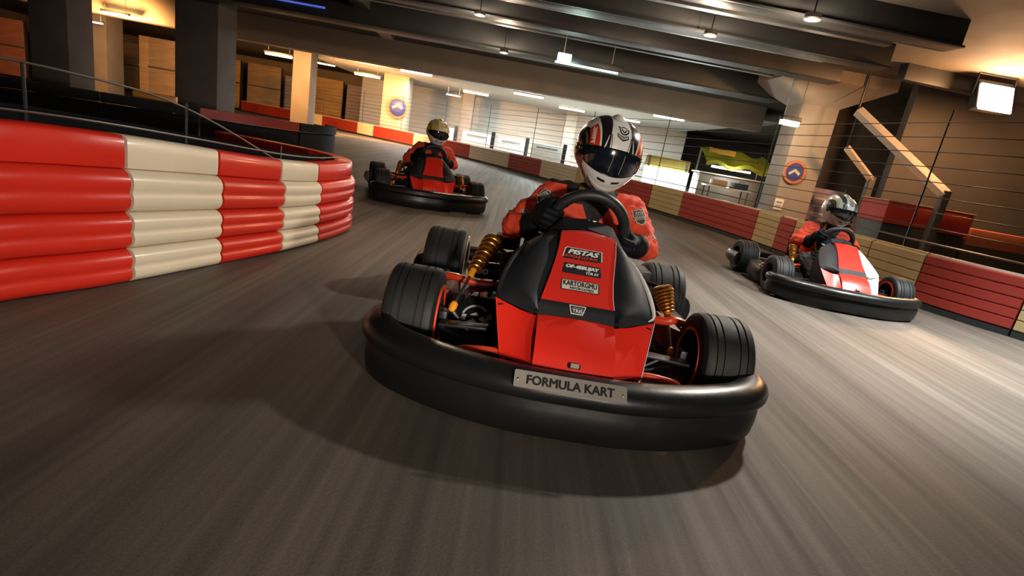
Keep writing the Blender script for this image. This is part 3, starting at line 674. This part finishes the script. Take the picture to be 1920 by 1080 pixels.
structure(MB().box((12.3, 7.9, 1.4), (13.0, .16, 2.9)).build('wall_glow_catch', M('brown_glow_catch_wall', (.085, .080, .078), .8, var=(1.5, .3), bump=(9, .2))))  # extra wall added close behind the floodlight to catch its glow
structure(MB().box((18.4, 1, 1.4), (.2, 17, 2.9)).build('wall_side', WALLD))
# pale wall of the pit hall far behind
structure(MB().box((-.5, 25.2, 1.3), (15.5, .2, 2.6)).build('wall_pit', WALLW))
structure(MB().box((-.8, 19.6, 2.52), (15, 11, .06)).build('ceiling_pit', M('pale_ceiling_boards', (.50, .50, .48), .8, var=(1.2, .2), stretch=(.3, 6, 1))))
# beams under the ceiling
def beam(x0, x1, y, w, z0, mat, skew=0, lip=True):
    mb = MB(); z1 = 2.81; c = Vector(((x0+x1)/2, y, (z0+z1)/2)); a = skew
    mb.box(c, (x1-x0, w, z1-z0), (0, 0, a), .006)
    if lip:
        R = Matrix.Rotation(a, 3, 'Z')
        for s in (-1, 1): mb.box(c+R @ Vector((0, s*(w/2+.02), -(z1-z0)/2+.012)), (x1-x0, .05, .02), (0, 0, a))
    o = mb.build('ceiling_beam', mat); o['kind'] = 'structure'; return o
beam(-8, 4.1, 4.6, .20, 2.52, BEAMM, .05); beam(-9, 4.2, 5.9, .26, 2.50, BEAMM, .05); beam(-10, 4.4, 7.3, .22, 2.5, BEAMM, .05)
beam(-12, 4.4, 9.4, .5, 2.36, BEAMM, .03); beam(4.9, 9, 7.2, .16, 2.58, BEAMM, .12, False)
beam(-14, 6.0, 13.9, .5, 2.16, SOFF, .02, False)
for x in (-3.4,): 
    o = MB().box((x, 7.5, 2.72), (.3, 10, .18), (0, 0, .1), .01).build('ceiling_duct', M('grey_duct_metal', (.10, .105, .11), .45, .5)); o['kind'] = 'structure'
# cable tray lines
for k, (y, z) in enumerate(((5.2, 2.60), (6.6, 2.62), (8.2, 2.6))):
    t = empty('cable_tray', (-2, y, z), .05)
    mb = MB(); mb.box((0, 0, 0), (11.5, .10, .012)); 
    mb.build('tray', STEEL, t); 
    for s in (-1, 1): MB().box((0, s*.055, .02), (11.5, .006, .05)).build('tray_edge', STEEL, t)
    for x in (-4, -1, 2, 5): MB().tube([(x, 0, .01), (x, 0, 2.8-z)], .006, 6).build('hanger', STEEL, t)
    tag(t, ('steel cable tray nearest the camera under the dark ceiling', 'steel cable tray between two dark beams under the ceiling', 'steel cable tray farthest along under the ceiling')[k], 'cable tray', 'cable trays under the ceiling')

# pillars
def pillar(x, y, w, d, mat, cap=None, label=None):
    mb = MB(); mb.box((x, y, 1.4), (w, d, 2.82), None, .02)
    if cap: 
        mb.add([Vector((x+sx*w*(.5 if k == 0 else cap), y+sy*d*(.5 if k == 0 else cap), 2.28 if k == 0 else 2.62)) for k in (0, 1) for sx, sy in ((-1, -1), (1, -1), (1, 1), (-1, 1))], [(0, 1, 5, 4), (1, 2, 6, 5), (2, 3, 7, 6), (3, 0, 4, 7)])
        mb.box((x, y, 2.71), (w*cap*2, d*cap*2, .2))
    o = mb.build('pillar', mat); o['kind'] = 'structure'
    if label: o['label'] = label
    return o
pillar(4.74, 8.85, .66, .6, CONC, 1.35, 'pale concrete pillar with a round sign')
pillar(-9.05, 9.2, .70, .6, CONCD); pillar(-6.95, 10.2, .85, .7, CONCD); pillar(-5.62, 21.2, 1.0, .8, M('cream_concrete', (.42, .36, .27), .8, var=(2, .2)))
pillar(-13.5, 16, .8, .7, CONCD); pillar(-8.0, 17.8, .6, .6, CONCD); pillar(1.6, 23.5, .5, .5, CONC); pillar(-3.0, 23.5, .5, .5, CONC)
for x in (3.2, 3.65, 4.05):
    pass

# round signs on the pillars
def round_sign(x, y, z, r, label, ph):
    t = empty('round_sign', (x, y, z))
    MB().lathe([(0, 0), (r, 0), (r*1.02, .012), (r*.98, .02), (0, .02)], (0, 0, 0), (0, -1, 0), 40).build('sign_disc', M('blue_sign_face', (.03, .045, .20), .4), t)
    MB().lathe([(r*.80, .018), (r*1.02, .018), (r*1.02, .028), (r*.80, .028)], (0, 0, 0), (0, -1, 0), 40, closed=True).build('sign_rim', M('orange_sign_rim', (.42, .13, .05), .4), t)
    mb = MB(); f = (Vector((0, -.022, 0)), Vector((1, 0, 0)), Vector((0, 0, 1)))
    a = [(-.55*r, -.12*r+ph), (0, .30*r+ph), (.55*r, -.05*r+ph), (.4*r, -.25*r+ph), (0, .05*r+ph), (-.4*r, -.3*r+ph)]
    mb.prism(a, .004, f); mb.build('sign_mark', M('pale_sign_mark', (.45, .42, .36), .5), t)
    return tag(t, label, 'sign', 'round blue signs on pillars')
round_sign(4.60, 8.53, 1.12, .20, 'round blue and orange sign on the pale concrete pillar', .0)
round_sign(-5.46, 20.77, 1.30, .42, 'round blue and orange sign above the far barrier, left of the yellow helmet', .05)
nt = MB().box((4.50, 8.535, .52), (.16, .01, .2), None, .002); nt.box((4.50, 8.528, .56), (.1, .004, .03), mi=1); nt.box((4.50, 8.528, .50), (.1, .004, .015), mi=1)
tag(nt.build('notice', [WHITE, M('grey_notice_ink', (.25, .25, .28), .6)]), 'small white notice low on the pale concrete pillar', 'notice')

# ------------------------------------------------------------------ barriers
RBAR = M('red_barrier_plastic', (.56, .022, .010), .38, coat=.15, bump=(7, .2, .01), var=(4, .14))
WBAR = M('cream_barrier_plastic', (.66, .60, .47), .38, coat=.15, bump=(7, .2, .01), var=(4, .12))
YBAR = M('yellowed_barrier_plastic', (.46, .35, .17), .5, bump=(7, .2, .01), var=(4, .14))
DRBAR = M('faded_red_barrier_plastic', (.33, .034, .024), .5, bump=(7, .2, .01), var=(4, .14))
def dens(pts, n=40): return [Vector((p.x, p.y, 0)) for p in cr([(a, b, 0) for a, b in pts], n)]
def arcs(P):
    s = [0]
    for a, b in zip(P, P[1:]): s.append(s[-1]+(b-a).length)
    return s
def cut(P, S, s0, s1, step):
    n = max(2, int(math.ceil((s1-s0)/step))+1); out = []
    for k in range(n):
        q = s0+(s1-s0)*k/(n-1); i = 0
        i = next((j for j in range(len(S)-1) if S[j+1] >= q), len(S)-2)
        t = (q-S[i])/(S[i+1]-S[i]); p = P[i].lerp(P[i+1], t); d = (P[i+1]-P[i]).normalized(); out.append((p, Vector((d.y, -d.x, 0)), q))
    return out
LP = dens([(-2.05, -.6), (-1.98, -.1), (-1.91, .32), (-1.78, .62), (-1.63, 1.1), (-1.47, 1.68), (-1.40, 2.2), (-1.42, 2.5), (-1.6, 2.85), (-2.0, 3.1), (-2.8, 3.3)]); LS = arcs(LP)
def lh(q): return lerp(1, .80, sm((q-.9)/1.9))
ROWS = [('top_board', .478, .605, .020), ('rail', .302, .474, .0), ('rail', .150, .298, .0), ('rail', .004, .146, .0)]
def left_module(q0, q1, mat, label):
    seg = cut(LP, LS, q0+.006, q1-.006, .06); b = seg[len(seg)//2][0]
    t = empty('barrier_module', b)
    for nm, z0, z1, inset in ROWS:
        h = z1-z0
        if nm == 'rail': pr = [(-.12, 0), (-.022, 0), (-.004, .07), (.008, .18), (.012, .30), (.008, .40), (.004, .455), (.004, .505), (.009, .57), (.013, .68), (.010, .80), (-.002, .92), (-.022, 1), (-.12, 1)]
        else: pr = [(-.12, 0), (-.006, 0), (0, .06), (.002, .5), (0, .90), (-.012, 1), (-.12, 1)]
        rows = [[p+n*(o-inset)+Vector((0, 0, (z0+h*f)*lh(q))) for o, f in pr] for p, n, q in seg]
        MB().grid(rows, cu=True, caps=True).build(nm, mat, t, 50, base=b)
    return tag(t, label, 'barrier', 'red and cream modules of the near left barrier')
left_module(.0, .90, WBAR, 'cream barrier module at the photo left edge, nearest of the left barrier')
left_module(.90, 1.36, RBAR, 'large red barrier module nearest the camera on the left')
left_module(1.36, 1.80, WBAR, 'large cream barrier module in the left barrier between two red ones')
left_module(1.80, 2.22, RBAR, 'red barrier module in the left barrier between two cream ones')
left_module(2.22, 2.58, WBAR, 'cream barrier module next to the rounded end of the left barrier')
left_module(2.58, 3.40, RBAR, 'red barrier module forming the rounded end of the left barrier')
left_module(3.40, 4.85, RBAR, 'red barrier module running away behind the rounded left barrier end')
FP = dens([(4.9, 1.3), (3.81, 2.6), (3.42, 3.35), (3.25, 4.5), (3.02, 6.1), (2.55, 7.7), (1.85, 9.4), (.7, 11.8), (-.85, 14.5), (-2.8, 17.2), (-5.5, 19.8), (-9, 22.5), (-14, 25), (-20, 27)]); FS = arcs(FP)
NUM = 'nearest second third fourth fifth sixth seventh eighth ninth tenth eleventh twelfth thirteenth fourteenth fifteenth sixteenth seventeenth eighteenth nineteenth twentieth'.split()
RUBST = M('black_rubber_strip', (.015, .018, .02), .6)
def far_module(q0, q1, mat, word, idx):
    seg = cut(FP, FS, q0+.008, q1-.008, .25); b = seg[len(seg)//2][0]; H = .47
    t = empty('barrier_module', b)
    pr = [(.14, .055), (.012, .055), (0, .065)]
    for k in range(1, 5):
        z = .06+.41*k/5; pr += [(.0, z-.008), (.010, z-.004), (.010, z+.004), (.0, z+.008)]
    pr += [(0, H-.012), (.014, H), (.14, H)]
    MB().grid([[p-n*-o+Vector((0, 0, z)) for o, z in pr] for p, n, q in seg], cu=True, caps=True).build('block', mat, t, 30, base=b)
    MB().grid([[p+n*o+Vector((0, 0, z)) for o, z in ((-.004, .0), (-.004, .05), (.13, .05), (.13, 0))] for p, n, q in seg], cu=True, caps=True).build('base_strip', RUBST, t, base=b)
    MB().grid([[p+n*o+Vector((0, 0, z)) for o, z in ((.03, H), (.03, H+.016), (.09, H+.016), (.09, H))] for p, n, q in seg], cu=True, caps=True).build('top_edge', WBAR if mat is not YBAR else YBAR, t, base=b)
    return tag(t, '%s barrier block, %s block counted from the right end of the far track wall' % (word, NUM[idx]), 'barrier', 'coloured blocks of the far track wall')
bl = [(.3, 1.79, YBAR, 'yellowish'), (1.79, 2.55, DRBAR, 'red'), (2.55, 3.16, YBAR, 'yellowish'), (3.16, 4.40, YBAR, 'yellowish'), (4.40, 4.72, DRBAR, 'red'), (4.72, 5.21, YBAR, 'yellowish'), (5.21, 7.08, DRBAR, 'red'), (7.08, 7.99, YBAR, 'yellowish'), (7.99, 9.2, DRBAR, 'red'), (9.2, 10.78, YBAR, 'yellowish'), (10.78, 12.47, WBAR, 'cream'), (12.47, 14.21, DRBAR, 'red'),
      (14.21, 16.6, WBAR, 'cream'), (16.6, 18.4, DRBAR, 'red'), (18.4, 20.1, WBAR, 'cream'), (20.1, 22.7, DRBAR, 'red'), (22.7, 23.8, WBAR, 'cream'), (23.8, 26.2, DRBAR, 'red'), (26.2, 28.2, WBAR, 'cream'), (28.2, 31.5, DRBAR, 'red')]
for i, (a, b, c, w_) in enumerate(bl): far_module(a, b, c, w_, i)

# ------------------------------------------------------------------ fences
CAB = M('black_fence_cable', (.012, .012, .014), .5, .4)
RAILM = M('grey_rail_metal', (.17, .16, .15), .42, .8)
ff = empty('catch_fence', FP[120])
b = FP[120]
for q in [k*2.6+.4 for k in range(11)]:
    p, n, _ = cut(FP, FS, q, q+.01, .1)[0]; p = p+n*.20
    MB().tube([p, p+Vector((0, 0, 1.75))], .008, 8).build('post', DARKM, ff, base=b)
for k in range(9):
    z = .56+k*.135; mb = MB()
    mb.tube([p+n*.19+Vector((0, 0, z)) for p, n, q in cut(FP, FS, .2, 29, .4)], .0045 if k else .009, 5)
    mb.build('cable', CAB if k else RAILM, ff, base=b)
tag(ff, 'black wire catch fence strung on posts above the far barrier', 'fence')
lf_ = empty('fence', LP[60]); b = LP[60]
segs = cut(LP, LS, .3, 4.8, .08)
for dz, off, r_ in ((.640, -.10, .0045), (.80, -.16, .0045)):
    MB().tube([p+n*off+Vector((0, 0, dz*lh(q)-(.0 if dz < .7 else .26*sm((q-1.5)/1.4)))) for p, n, q in segs if q < 3.1], r_, 8).build('rail', RAILM, lf_, base=b)
for q in (.5, 1.1, 1.75, 2.4, 3.0):
    p, n, _ = cut(LP, LS, q, q+.01, .1)[0]; p = p-n*.16
    MB().tube([p, p+Vector((0, 0, .80*lh(q)-.24*sm((q-1.9)/1.2)))], .006, 8).build('post', DARKM, lf_, base=b)
MB().grid([[p-n*.165+Vector((0, 0, z*lh(q))) for z in (.56, .655)] for p, n, q in segs if q < 3.0]).build('mesh_screen', M('black_mesh_screen', (.004, .005, .007), .9, spec=.08), lf_, base=b)
for q in (2.2, 2.9):
    p, n, _ = cut(LP, LS, q, q+.01, .1)[0]
    MB().tube([p-n*.15+Vector((0, 0, .50)), p-n*.75+Vector((-.15, .3, .02))], .008, 6).build('brace', RAILM, lf_, base=b)
tag(lf_, 'grey tube fence with black screen on top of the near left barrier', 'fence')

# second, dim track wall behind the near left barrier
DIM = M('dark_red_barrier_plastic', (.34, .03, .022), .5, var=(4, .15)); DIMK = M('black_barrier_plastic', (.010, .012, .015), .7, spec=.2)
inner = dens([(-9.5, 3.2), (-7.2, 4.0), (-5.2, 5.0), (-3.6, 5.9), (-3.1, 6.8), (-3.6, 7.8), (-5, 8.6)], 20); IS = arcs(inner)
for i, (a, b_, mt_, w_) in enumerate(((.2, 1.9, DIM, 'red topped black'), (1.9, 3.3, DIM, 'red topped black'), (3.3, 4.7, DIMK, 'all black'), (4.7, 5.7, DIMK, 'all black'), (5.7, 6.9, DIM, 'red topped black'), (6.9, 8.4, DIMK, 'all black'))):
    seg = cut(inner, IS, a+.01, b_-.01, .2); b = seg[len(seg)//2][0]; t = empty('barrier_module', b)
    MB().grid([[p+n*o+Vector((0, 0, z)) for o, z in ((.0, 0), (0, .42), (-.02, .44), (-.12, .44), (-.12, 0))] for p, n, q in seg], cu=True, caps=True).build('block', DIMK, t, base=b)
    MB().grid([[p+n*o+Vector((0, 0, z)) for o, z in ((.01, .45), (.01, .56), (-.10, .56), (-.10, .45))] for p, n, q in seg], cu=True, caps=True).build('top_board', mt_, t, base=b)
    tag(t, '%s block, %s from the left in the dim wall beyond the left barrier' % (w_, ('first', 'second', 'third', 'fourth', 'fifth', 'sixth')[i]), 'barrier', 'dim blocks behind the left barrier')
ob = MB().box((0, 0, .06), (.50, .12, .12), (0, 0, .4), .02); t = ob.build('lamp_box', M('amber_box', (.62, .24, .03), .4)); t.location = (-5.25, 6.1, .5)
pst = MB().box((-5.25, 6.1, .25), (.42, .10, .5), (0, 0, .4), .01).build('stand', DARKM); tag(pst, 'dark stand under the amber box behind the left barrier', 'stand'); tag(t, 'amber box on a dark stand behind the left barrier', 'box')

# ------------------------------------------------------------------ lamps
SODIUM = EM('sodium_lamp_glass', (1, .66, .28), 40); COOL = EM('cool_tube_glass', (.80, 1, .93), 9); WARM = EM('warm_lamp_glass', (1, .86, .62), 22); DIMW = EM('warm_downlight_glass', (1, .72, .42), 3.2)
def batten(x, y, z, L_, rz, glass, label, power, col, group='lamps under the ceiling', h=.07, size=.3, hang=True):
    t = empty('ceiling_lamp', (x, y, z), rz)
    MB().box((0, 0, h*.75), (L_*1.08, h*1.5, h*.8), None, .008).build('housing', DARKM, t)
    MB().box((0, 0, 0), (L_, h*1.2, h*.9), None, .015).build('diffuser', glass, t)
    if hang:
        for s in (-1, 1): MB().tube([(s*L_*.4, 0, h), (s*L_*.4, 0, 2.78-z)], .006, 6).build('hanger', STEEL, t)
    tag(t, label, 'lamp', group)
    if power: light('SPOT', 'lamp_light', (x, y-.4, z-.2), power*(2.2 if power > 100 else 1), col, .12, (x, y+3.2, .9), spot=150, blend=.5)
    return t
SOD = (1, .47, .14)
batten(-11.0, 13.2, 2.17, .62, .1, SODIUM, 'orange glowing lamp high at the left between the two dark pillars', 330, SOD)
batten(-8.1, 16.0, 2.10, .80, .05, SODIUM, 'orange glowing lamp right of the second dark pillar', 430, SOD)
batten(-5.95, 18.0, 2.10, .85, .05, SODIUM, 'orange glowing lamp above the cream far pillar', 550, SOD)
batten(-16.0, 11.0, 2.35, .5, .2, SODIUM, 'orange glowing lamp in the top left corner', 300, SOD)
batten(4.02, 8.0, 1.86, .30, .05, WARM, 'small bright lamp on a cable beside the pale pillar', 60, (1, .75, .45), h=.09)
for k, (x, y, z) in enumerate(((-9.6, 14.4, 2.2), (-7.0, 17.0, 2.15), (-12.6, 14.5, 2.0), (-3.3, 20.5, 2.1))):
    batten(x, y, z, .55, .05, EM('pale_tube_glass', (1, .85, .66), 7), ('thin pale tube light right of the first orange lamp', 'thin pale tube light between the two right orange lamps', 'thin pale tube light low beside the first dark pillar', 'pale tube light over the far barrier, right of the cream pillar')[k], 40, (1, .7, .4), 'pale tube lights', h=.04)
# pit hall tubes
for k, (x, y) in enumerate(((-4.2, 17.5), (-2.2, 16.6), (-.4, 18.5), (2.2, 16.4), (4.4, 17.6), (1.4, 21.5), (3.8, 22), (-2.6, 22))):
    t = empty('tube_light', (x, y, 2.44))
    MB().box((0, 0, .03), (1.1, .12, .05), None, .008).build('housing', WHITE, t)
    MB().tube([(-.52, 0, -.02), (.52, 0, -.02)], .03, 8).build('tube', EM('white_tube_glass', (.92, 1, .95), 16), t)
    tag(t, 'white tube light on the pale pit hall ceiling, %s of its eight tubes' % ('first', 'second', 'third', 'fourth', 'fifth', 'sixth', 'seventh', 'eighth')[k], 'lamp', 'tube lights of the pit hall')
light('AREA', 'pit_light', (2.2, 19.5, 2.38), 1900, (.90, 1, .94), 5, (2.2, 19.5, 0), 3)
light('AREA', 'pit_light_left', (-3.4, 19.2, 2.38), 380, (1, .95, .9), 3.5, (-3.4, 19.2, 0), 3)
# box light with a long cool tube, hung from a beam
t = empty('box_light', (.42, 7.85, 2.13), .10)
MB().box((-.28, 0, .085), (.22, .06, .12), None, .01).build('lit_panel', EM('white_panel_glass', (.9, 1, .95), 3.0), t)
MB().box((.22, .02, .07), (.95, .08, .10), None, .01).build('housing', DARKM, t)
MB().tube([(-.42, -.02, 0), (.62, -.02, -.0)], .016, 10).build('tube', EM('teal_tube_glass', (.62, 1, .86), 2.6), t)
for x in (-.3, .5): MB().tube([(x, 0, .12), (x, 0, .66)], .008, 6).build('hanger', STEEL, t)
tag(t, 'hanging light with a small white panel and a long pale green tube', 'lamp')
light('POINT', 'box_light_glow', (.3, 7.6, 2.05), 14, (.75, 1, .85), .1)
for k, (x, y, z) in enumerate(((-1.2, 7.05, 2.46), (-.9, 9.0, 2.30), (1.75, 5.75, 2.44), (2.35, 4.5, 2.46))):
    t = empty('downlight', (x, y, z))
    MB().lathe([(.0, .05), (.07, .05), (.085, 0), (.075, -.012), (.06, 0), (0, .01)], (0, 0, 0), (0, 0, 1), 20).build('shade', STEEL, t)
    MB().lathe([(0, .002), (.058, .002), (.05, -.012), (0, -.018)], (0, 0, 0), (0, 0, 1), 20).build('bulb', DIMW, t)
    MB().tube([(0, 0, .05), (0, 0, 2.8-z)], .007, 6).build('stem', DARKM, t)
    tag(t, ('small round warm downlight over the yellow helmet', 'small round downlight on the wide beam, left of the hanging box light', 'small round downlight on the dark beam above the white helmet', 'small round downlight on the beam nearest the camera')[k], 'lamp', 'round downlights on the beams')
    light('POINT', 'downlight_light', (x, y, z-.12), 62, (1, .74, .50), .06)
# floodlight on the right
fl = empty('floodlight', (6.05, 6.6, 2.5))
MB().box((0, .06, .0), (.50, .14, .40), (-.3, 0, 0), .02).build('housing', DARKM, fl)
MB().box((0, -.035, -.02), (.46, .03, .36), (-.3, 0, 0), .01).build('glass', EM('floodlight_glass', (1, .85, .60), 40), fl)
MB().tube([(-.27, .06, 0), (-.27, .06, .28), (.27, .06, .28), (.27, .06, 0)], .012, 8).build('bracket', DARKM, fl)
tag(fl, 'blazing floodlight on a bracket under the ceiling at the right', 'lamp')
light('POINT', 'floodlight_beam', (6.0, 6.30, 2.30), 260, (1, .47, .18), .12)
# strip of blue light along the far ceiling
t = MB().box((0, 0, 0), (1.6, .03, .03)).build('light_strip', EM('blue_strip_glass', (.12, .2, .9), .5)); t.location = (-5.0, 9.08, 2.52); t.rotation_euler.z = .03
tag(t, 'thin blue light strip along the wide dark beam at the top', 'lamp')

# ------------------------------------------------------------------ behind the far barrier
aw = empty('kiosk', (4.55, 11.2, 0))
LIME = M('lime_awning_cloth', (.42, .52, .05), .6); 
rows = [[Vector((x, y, z+.05*math.sin(x*9))) for x in [(-.75+1.5*k/12) for k in range(13)]] for y, z in ((.35, 1.40), (0, 1.28), (-.30, 1.12), (-.32, 1.03))]
MB().grid(rows).build('awning', LIME, aw)
MB().box((0, .2, .42), (1.5, .5, .84), None, .02).build('counter', M('grey_counter', (.28, .28, .28), .5), aw)
MB().box((0, .18, .86), (1.58, .6, .03), None, .008).build('counter_top', WHITE, aw)
for x in (-.72, .72): MB().tube([(x, .38, 0), (x, .38, 1.42)], .02, 8).build('post', RAILM, aw)
MB().box((-.1, -.1, 1.02), (.9, .05, .05), None, .01).build('strip_lamp', EM('kiosk_lamp_glass', (1, .97, .85), 6), aw)
MB().box((-.35, .0, 1.36), (.6, .02, .12), None, .01).build('sign_board', M('amber_board', (.55, .33, .03), .5), aw)
tag(aw, 'kiosk with a lime green awning left of the pale pillar', 'kiosk')
light('POINT', 'kiosk_light', (4.4, 10.85, .98), 12, (1, .95, .8), .1)
sc = empty('light_box', (3.32, 12.2, 0), .15)
MB().box((0, 0, .47), (1.15, .12, .62), None, .02).build('lit_face', EM('light_box_glass', (.95, 1, .98), 5), sc)
MB().box((0, .04, .92), (1.15, .08, .26), None, .02).build('header_board', M('yellow_header_board', (.62, .50, .14), .5), sc)
for x in (-.5, .5): MB().box((x, .03, .5), (.05, .08, 1.1)).build('post', RAILM, sc)
tag(sc, 'bright white light box with a yellow header right of the white helmet', 'sign')
light('AREA', 'light_box_glow', (3.3, 12.05, .5), 30, (.95, 1, .98), 1.0, (3.2, 8, .3), .5)
for k, (x, y, w_) in enumerate(((-2.05, 19.0, 1.05), (-.75, 18.9, 1.0), (.55, 18.2, 1.1), (-3.6, 20.5, 1.0))):
    t = empty('pit_board', (x, y, 0))
    MB().box((0, 0, .52), (w_, .06, .72), None, .02).build('board', M('white_pit_board', (.75, .78, .78), .5), t)
    MB().box((w_*.5+.08, .03, .5), (.14, .08, 1.0), None, .01).build('post', DARKM, t)
    MB().box((0, -.035, .75), (w_*.7, .01, .06), None).build('stripe', M('grey_board_stripe', (.30, .30, .34), .6), t)
    tag(t, ('white board with dark post behind the yellow helmet driver', 'white board between the yellow helmet and the white helmet', 'white board just left of the white helmet', 'white board near the cream pillar')[k], 'board', 'white boards behind the far barrier')
# parked vehicles / equipment seen as low dark shapes behind the kiosk side
tb = empty('work_table', (4.0, 9.9, 0))
MB().box((0, 0, .62), (.9, .4, .03), None, .006).build('table_top', WHITE, tb)
for sx in (-1, 1):
    for sy in (-1, 1): MB().tube([(sx*.4, sy*.16, 0), (sx*.4, sy*.16, .61)], .015, 8).build('leg', RAILM, tb)
tag(tb, 'white topped table in front of the lime green kiosk', 'table')
for k, (x, y, c_, nm, lb) in enumerate(((3.8, 9.85, (.42, .27, .18), 'cardboard_box', 'brown box lying on the white topped table'), (4.25, 9.9, (.03, .05, .07), 'tool_case', 'dark blue case lying on the white topped table'))):
    o = MB().box((0, 0, .06), (.30, .22, .12), (0, 0, .2*k), .015)
    if k: o.tube([(-.05, -.1, .12), (-.05, -.1, .15), (.05, -.1, .15), (.05, -.1, .12)], .008, 6)
    else: o.box((0, 0, .121), (.30, .04, .004))
    o = o.build(nm, M(nm+'_skin', c_, .6)); o.location = (x, y, .635); tag(o, lb, 'box' if not k else 'case')
# banner panels with purple print right of the pillar
bn = empty('banner', (5.6, 9.0, 0), -.05)
MB().box((0, 0, .62), (.62, .03, .62), None, .006).build('panel', M('lilac_banner', (.34, .28, .42), .6, var=(6, .3)), bn)
for x in (-.3, .3): MB().tube([(x, .03, 0), (x, .03, 1.0)], .015, 8).build('post', RAILM, bn)
for z in (.46, .60, .74): MB().box((0, -.018, z), (.5, .008, .035)).build('printed_stripe', WHITE, bn)
tag(bn, 'lilac printed banner between the pale pillar and the red crate', 'banner')
# red topped container and diagonal braces at the right
ct = empty('container', (5.55, 6.6, 0), -.05)
MB().box((0, 0, .30), (1.15, .6, .60), None, .02).build('base', M('dark_teal_container', (.03, .04, .045), .6), ct)
MB().box((0, 0, .74), (1.2, .66, .30), None, .02).build('red_cover', M('red_cover_cloth', (.45, .035, .02), .65), ct)
MB().box((0, 0, .90), (1.22, .68, .02), None, .006).build('rim', M('tan_rim', (.40, .26, .18), .6), ct)
tag(ct, 'dark container with a red cover behind the far barrier at right', 'container')
lg_ = empty('low_wall', (7.3, 6.4, 0), -.03)
MB().box((0, 0, .24), (2.2, .3, .48)).build('block', M('dark_low_wall', (.05, .055, .06), .7), lg_)
MB().box((0, 0, .60), (2.2, .32, .24), None, .02).build('padding', M('tan_red_padding', (.40, .12, .06), .6), lg_)
tag(lg_, 'low dark wall with tan red padding at the right edge', 'wall')
BR = M('pale_brace_paint', (.60, .54, .47), .5)
for k, (a, c) in enumerate((((4.50, 7.0, 2.08), (5.50, 6.1, 1.10)), ((5.08, 8.0, 1.64), (5.66, 8.0, 1.20)))):
    a, c = Vector(a), Vector(c); t = empty('brace', (c.x, c.y, 0)); d_ = (c-a).normalized(); a2 = a-d_*0.0
    w_ = .11 if k == 0 else .085
    mb = MB(); mb.tube([a2, c], w_*.7, 4); mb.build('diagonal_bar', BR, t, base=t.location, flat=True)
    MB().box((c.x, c.y, (c.z+.05)/2), (.10, .10, c.z+.05), None, .01).build('upright', M('dark_grey_post', (.09, .085, .085), .6), t, base=t.location)
    MB().tube([a, Vector((a.x, a.y, 2.8))], .012, 8).build('hanger', DARKM, t, base=t.location)
    tag(t, ('long pale diagonal brace on a post beside the red covered container', 'short pale diagonal brace on a post right of the pale pillar')[k], 'brace', 'pale diagonal braces at the right')

# tall boards added to lift the dark left back of the hall
PC = [('tan', (.26, .18, .12)), ('rust', (.22, .08, .06)), ('grey', (.22, .20, .22)), ('ochre', (.36, .22, .08)), ('lilac', (.30, .25, .30)), ('brown', (.15, .10, .08))]
k = 0
for x, y, w_, h, ci in ((-21.5, 25.6, 2.2, 2.0, 5), (-19.0, 25.8, 1.8, 2.2, 0), (-16.9, 26.0, 1.6, 2.1, 4), (-15.2, 26.1, 1.4, 2.3, 3), (-13.4, 26.3, 1.6, 2.3, 0), (-11.8, 26.4, 1.2, 2.0, 2), (-10.3, 26.5, 1.4, 2.2, 3), (-8.9, 26.6, 1.0, 2.1, 4),
                        (-21.0, 18.5, 2.0, 2.1, 0), (-18.6, 18.0, 1.8, 1.9, 1), (-16.4, 17.8, 1.5, 2.2, 3), (-14.9, 17.6, 1.0, 2.0, 2), (-13.0, 17.9, 1.3, 2.1, 0), (-11.4, 18.2, 1.1, 1.9, 5)):
    t = empty('partition_board', (x, y, 0), .05)  # added board, only there to lift the dark background
    MB().box((0, 0, h/2+.04), (w_, .08, h-.08), None, .01).build('panel', M(PC[ci][0]+'_board', PC[ci][1], .6, var=(2.5, .5), stretch=(.5, 1, 5)), t)
    for s in (-1, 1): MB().box((s*(w_/2), .02, h/2), (.06, .10, h), None, .008).build('added_board_post', DARKM, t)
    MB().box((0, -.05, h*.55), (w_, .02, .05)).build('cross_rail', RAILM, t)
    row_ = k < 8; i = k if row_ else k-8
    tag(t, '%s added partition board, %s from the left in the %s row at the left of the hall' % (PC[ci][0], ('first', 'second', 'third', 'fourth', 'fifth', 'sixth', 'seventh', 'eighth')[i], 'rear' if row_ else 'front'), 'partition', 'added partition boards at the left')
    k += 1
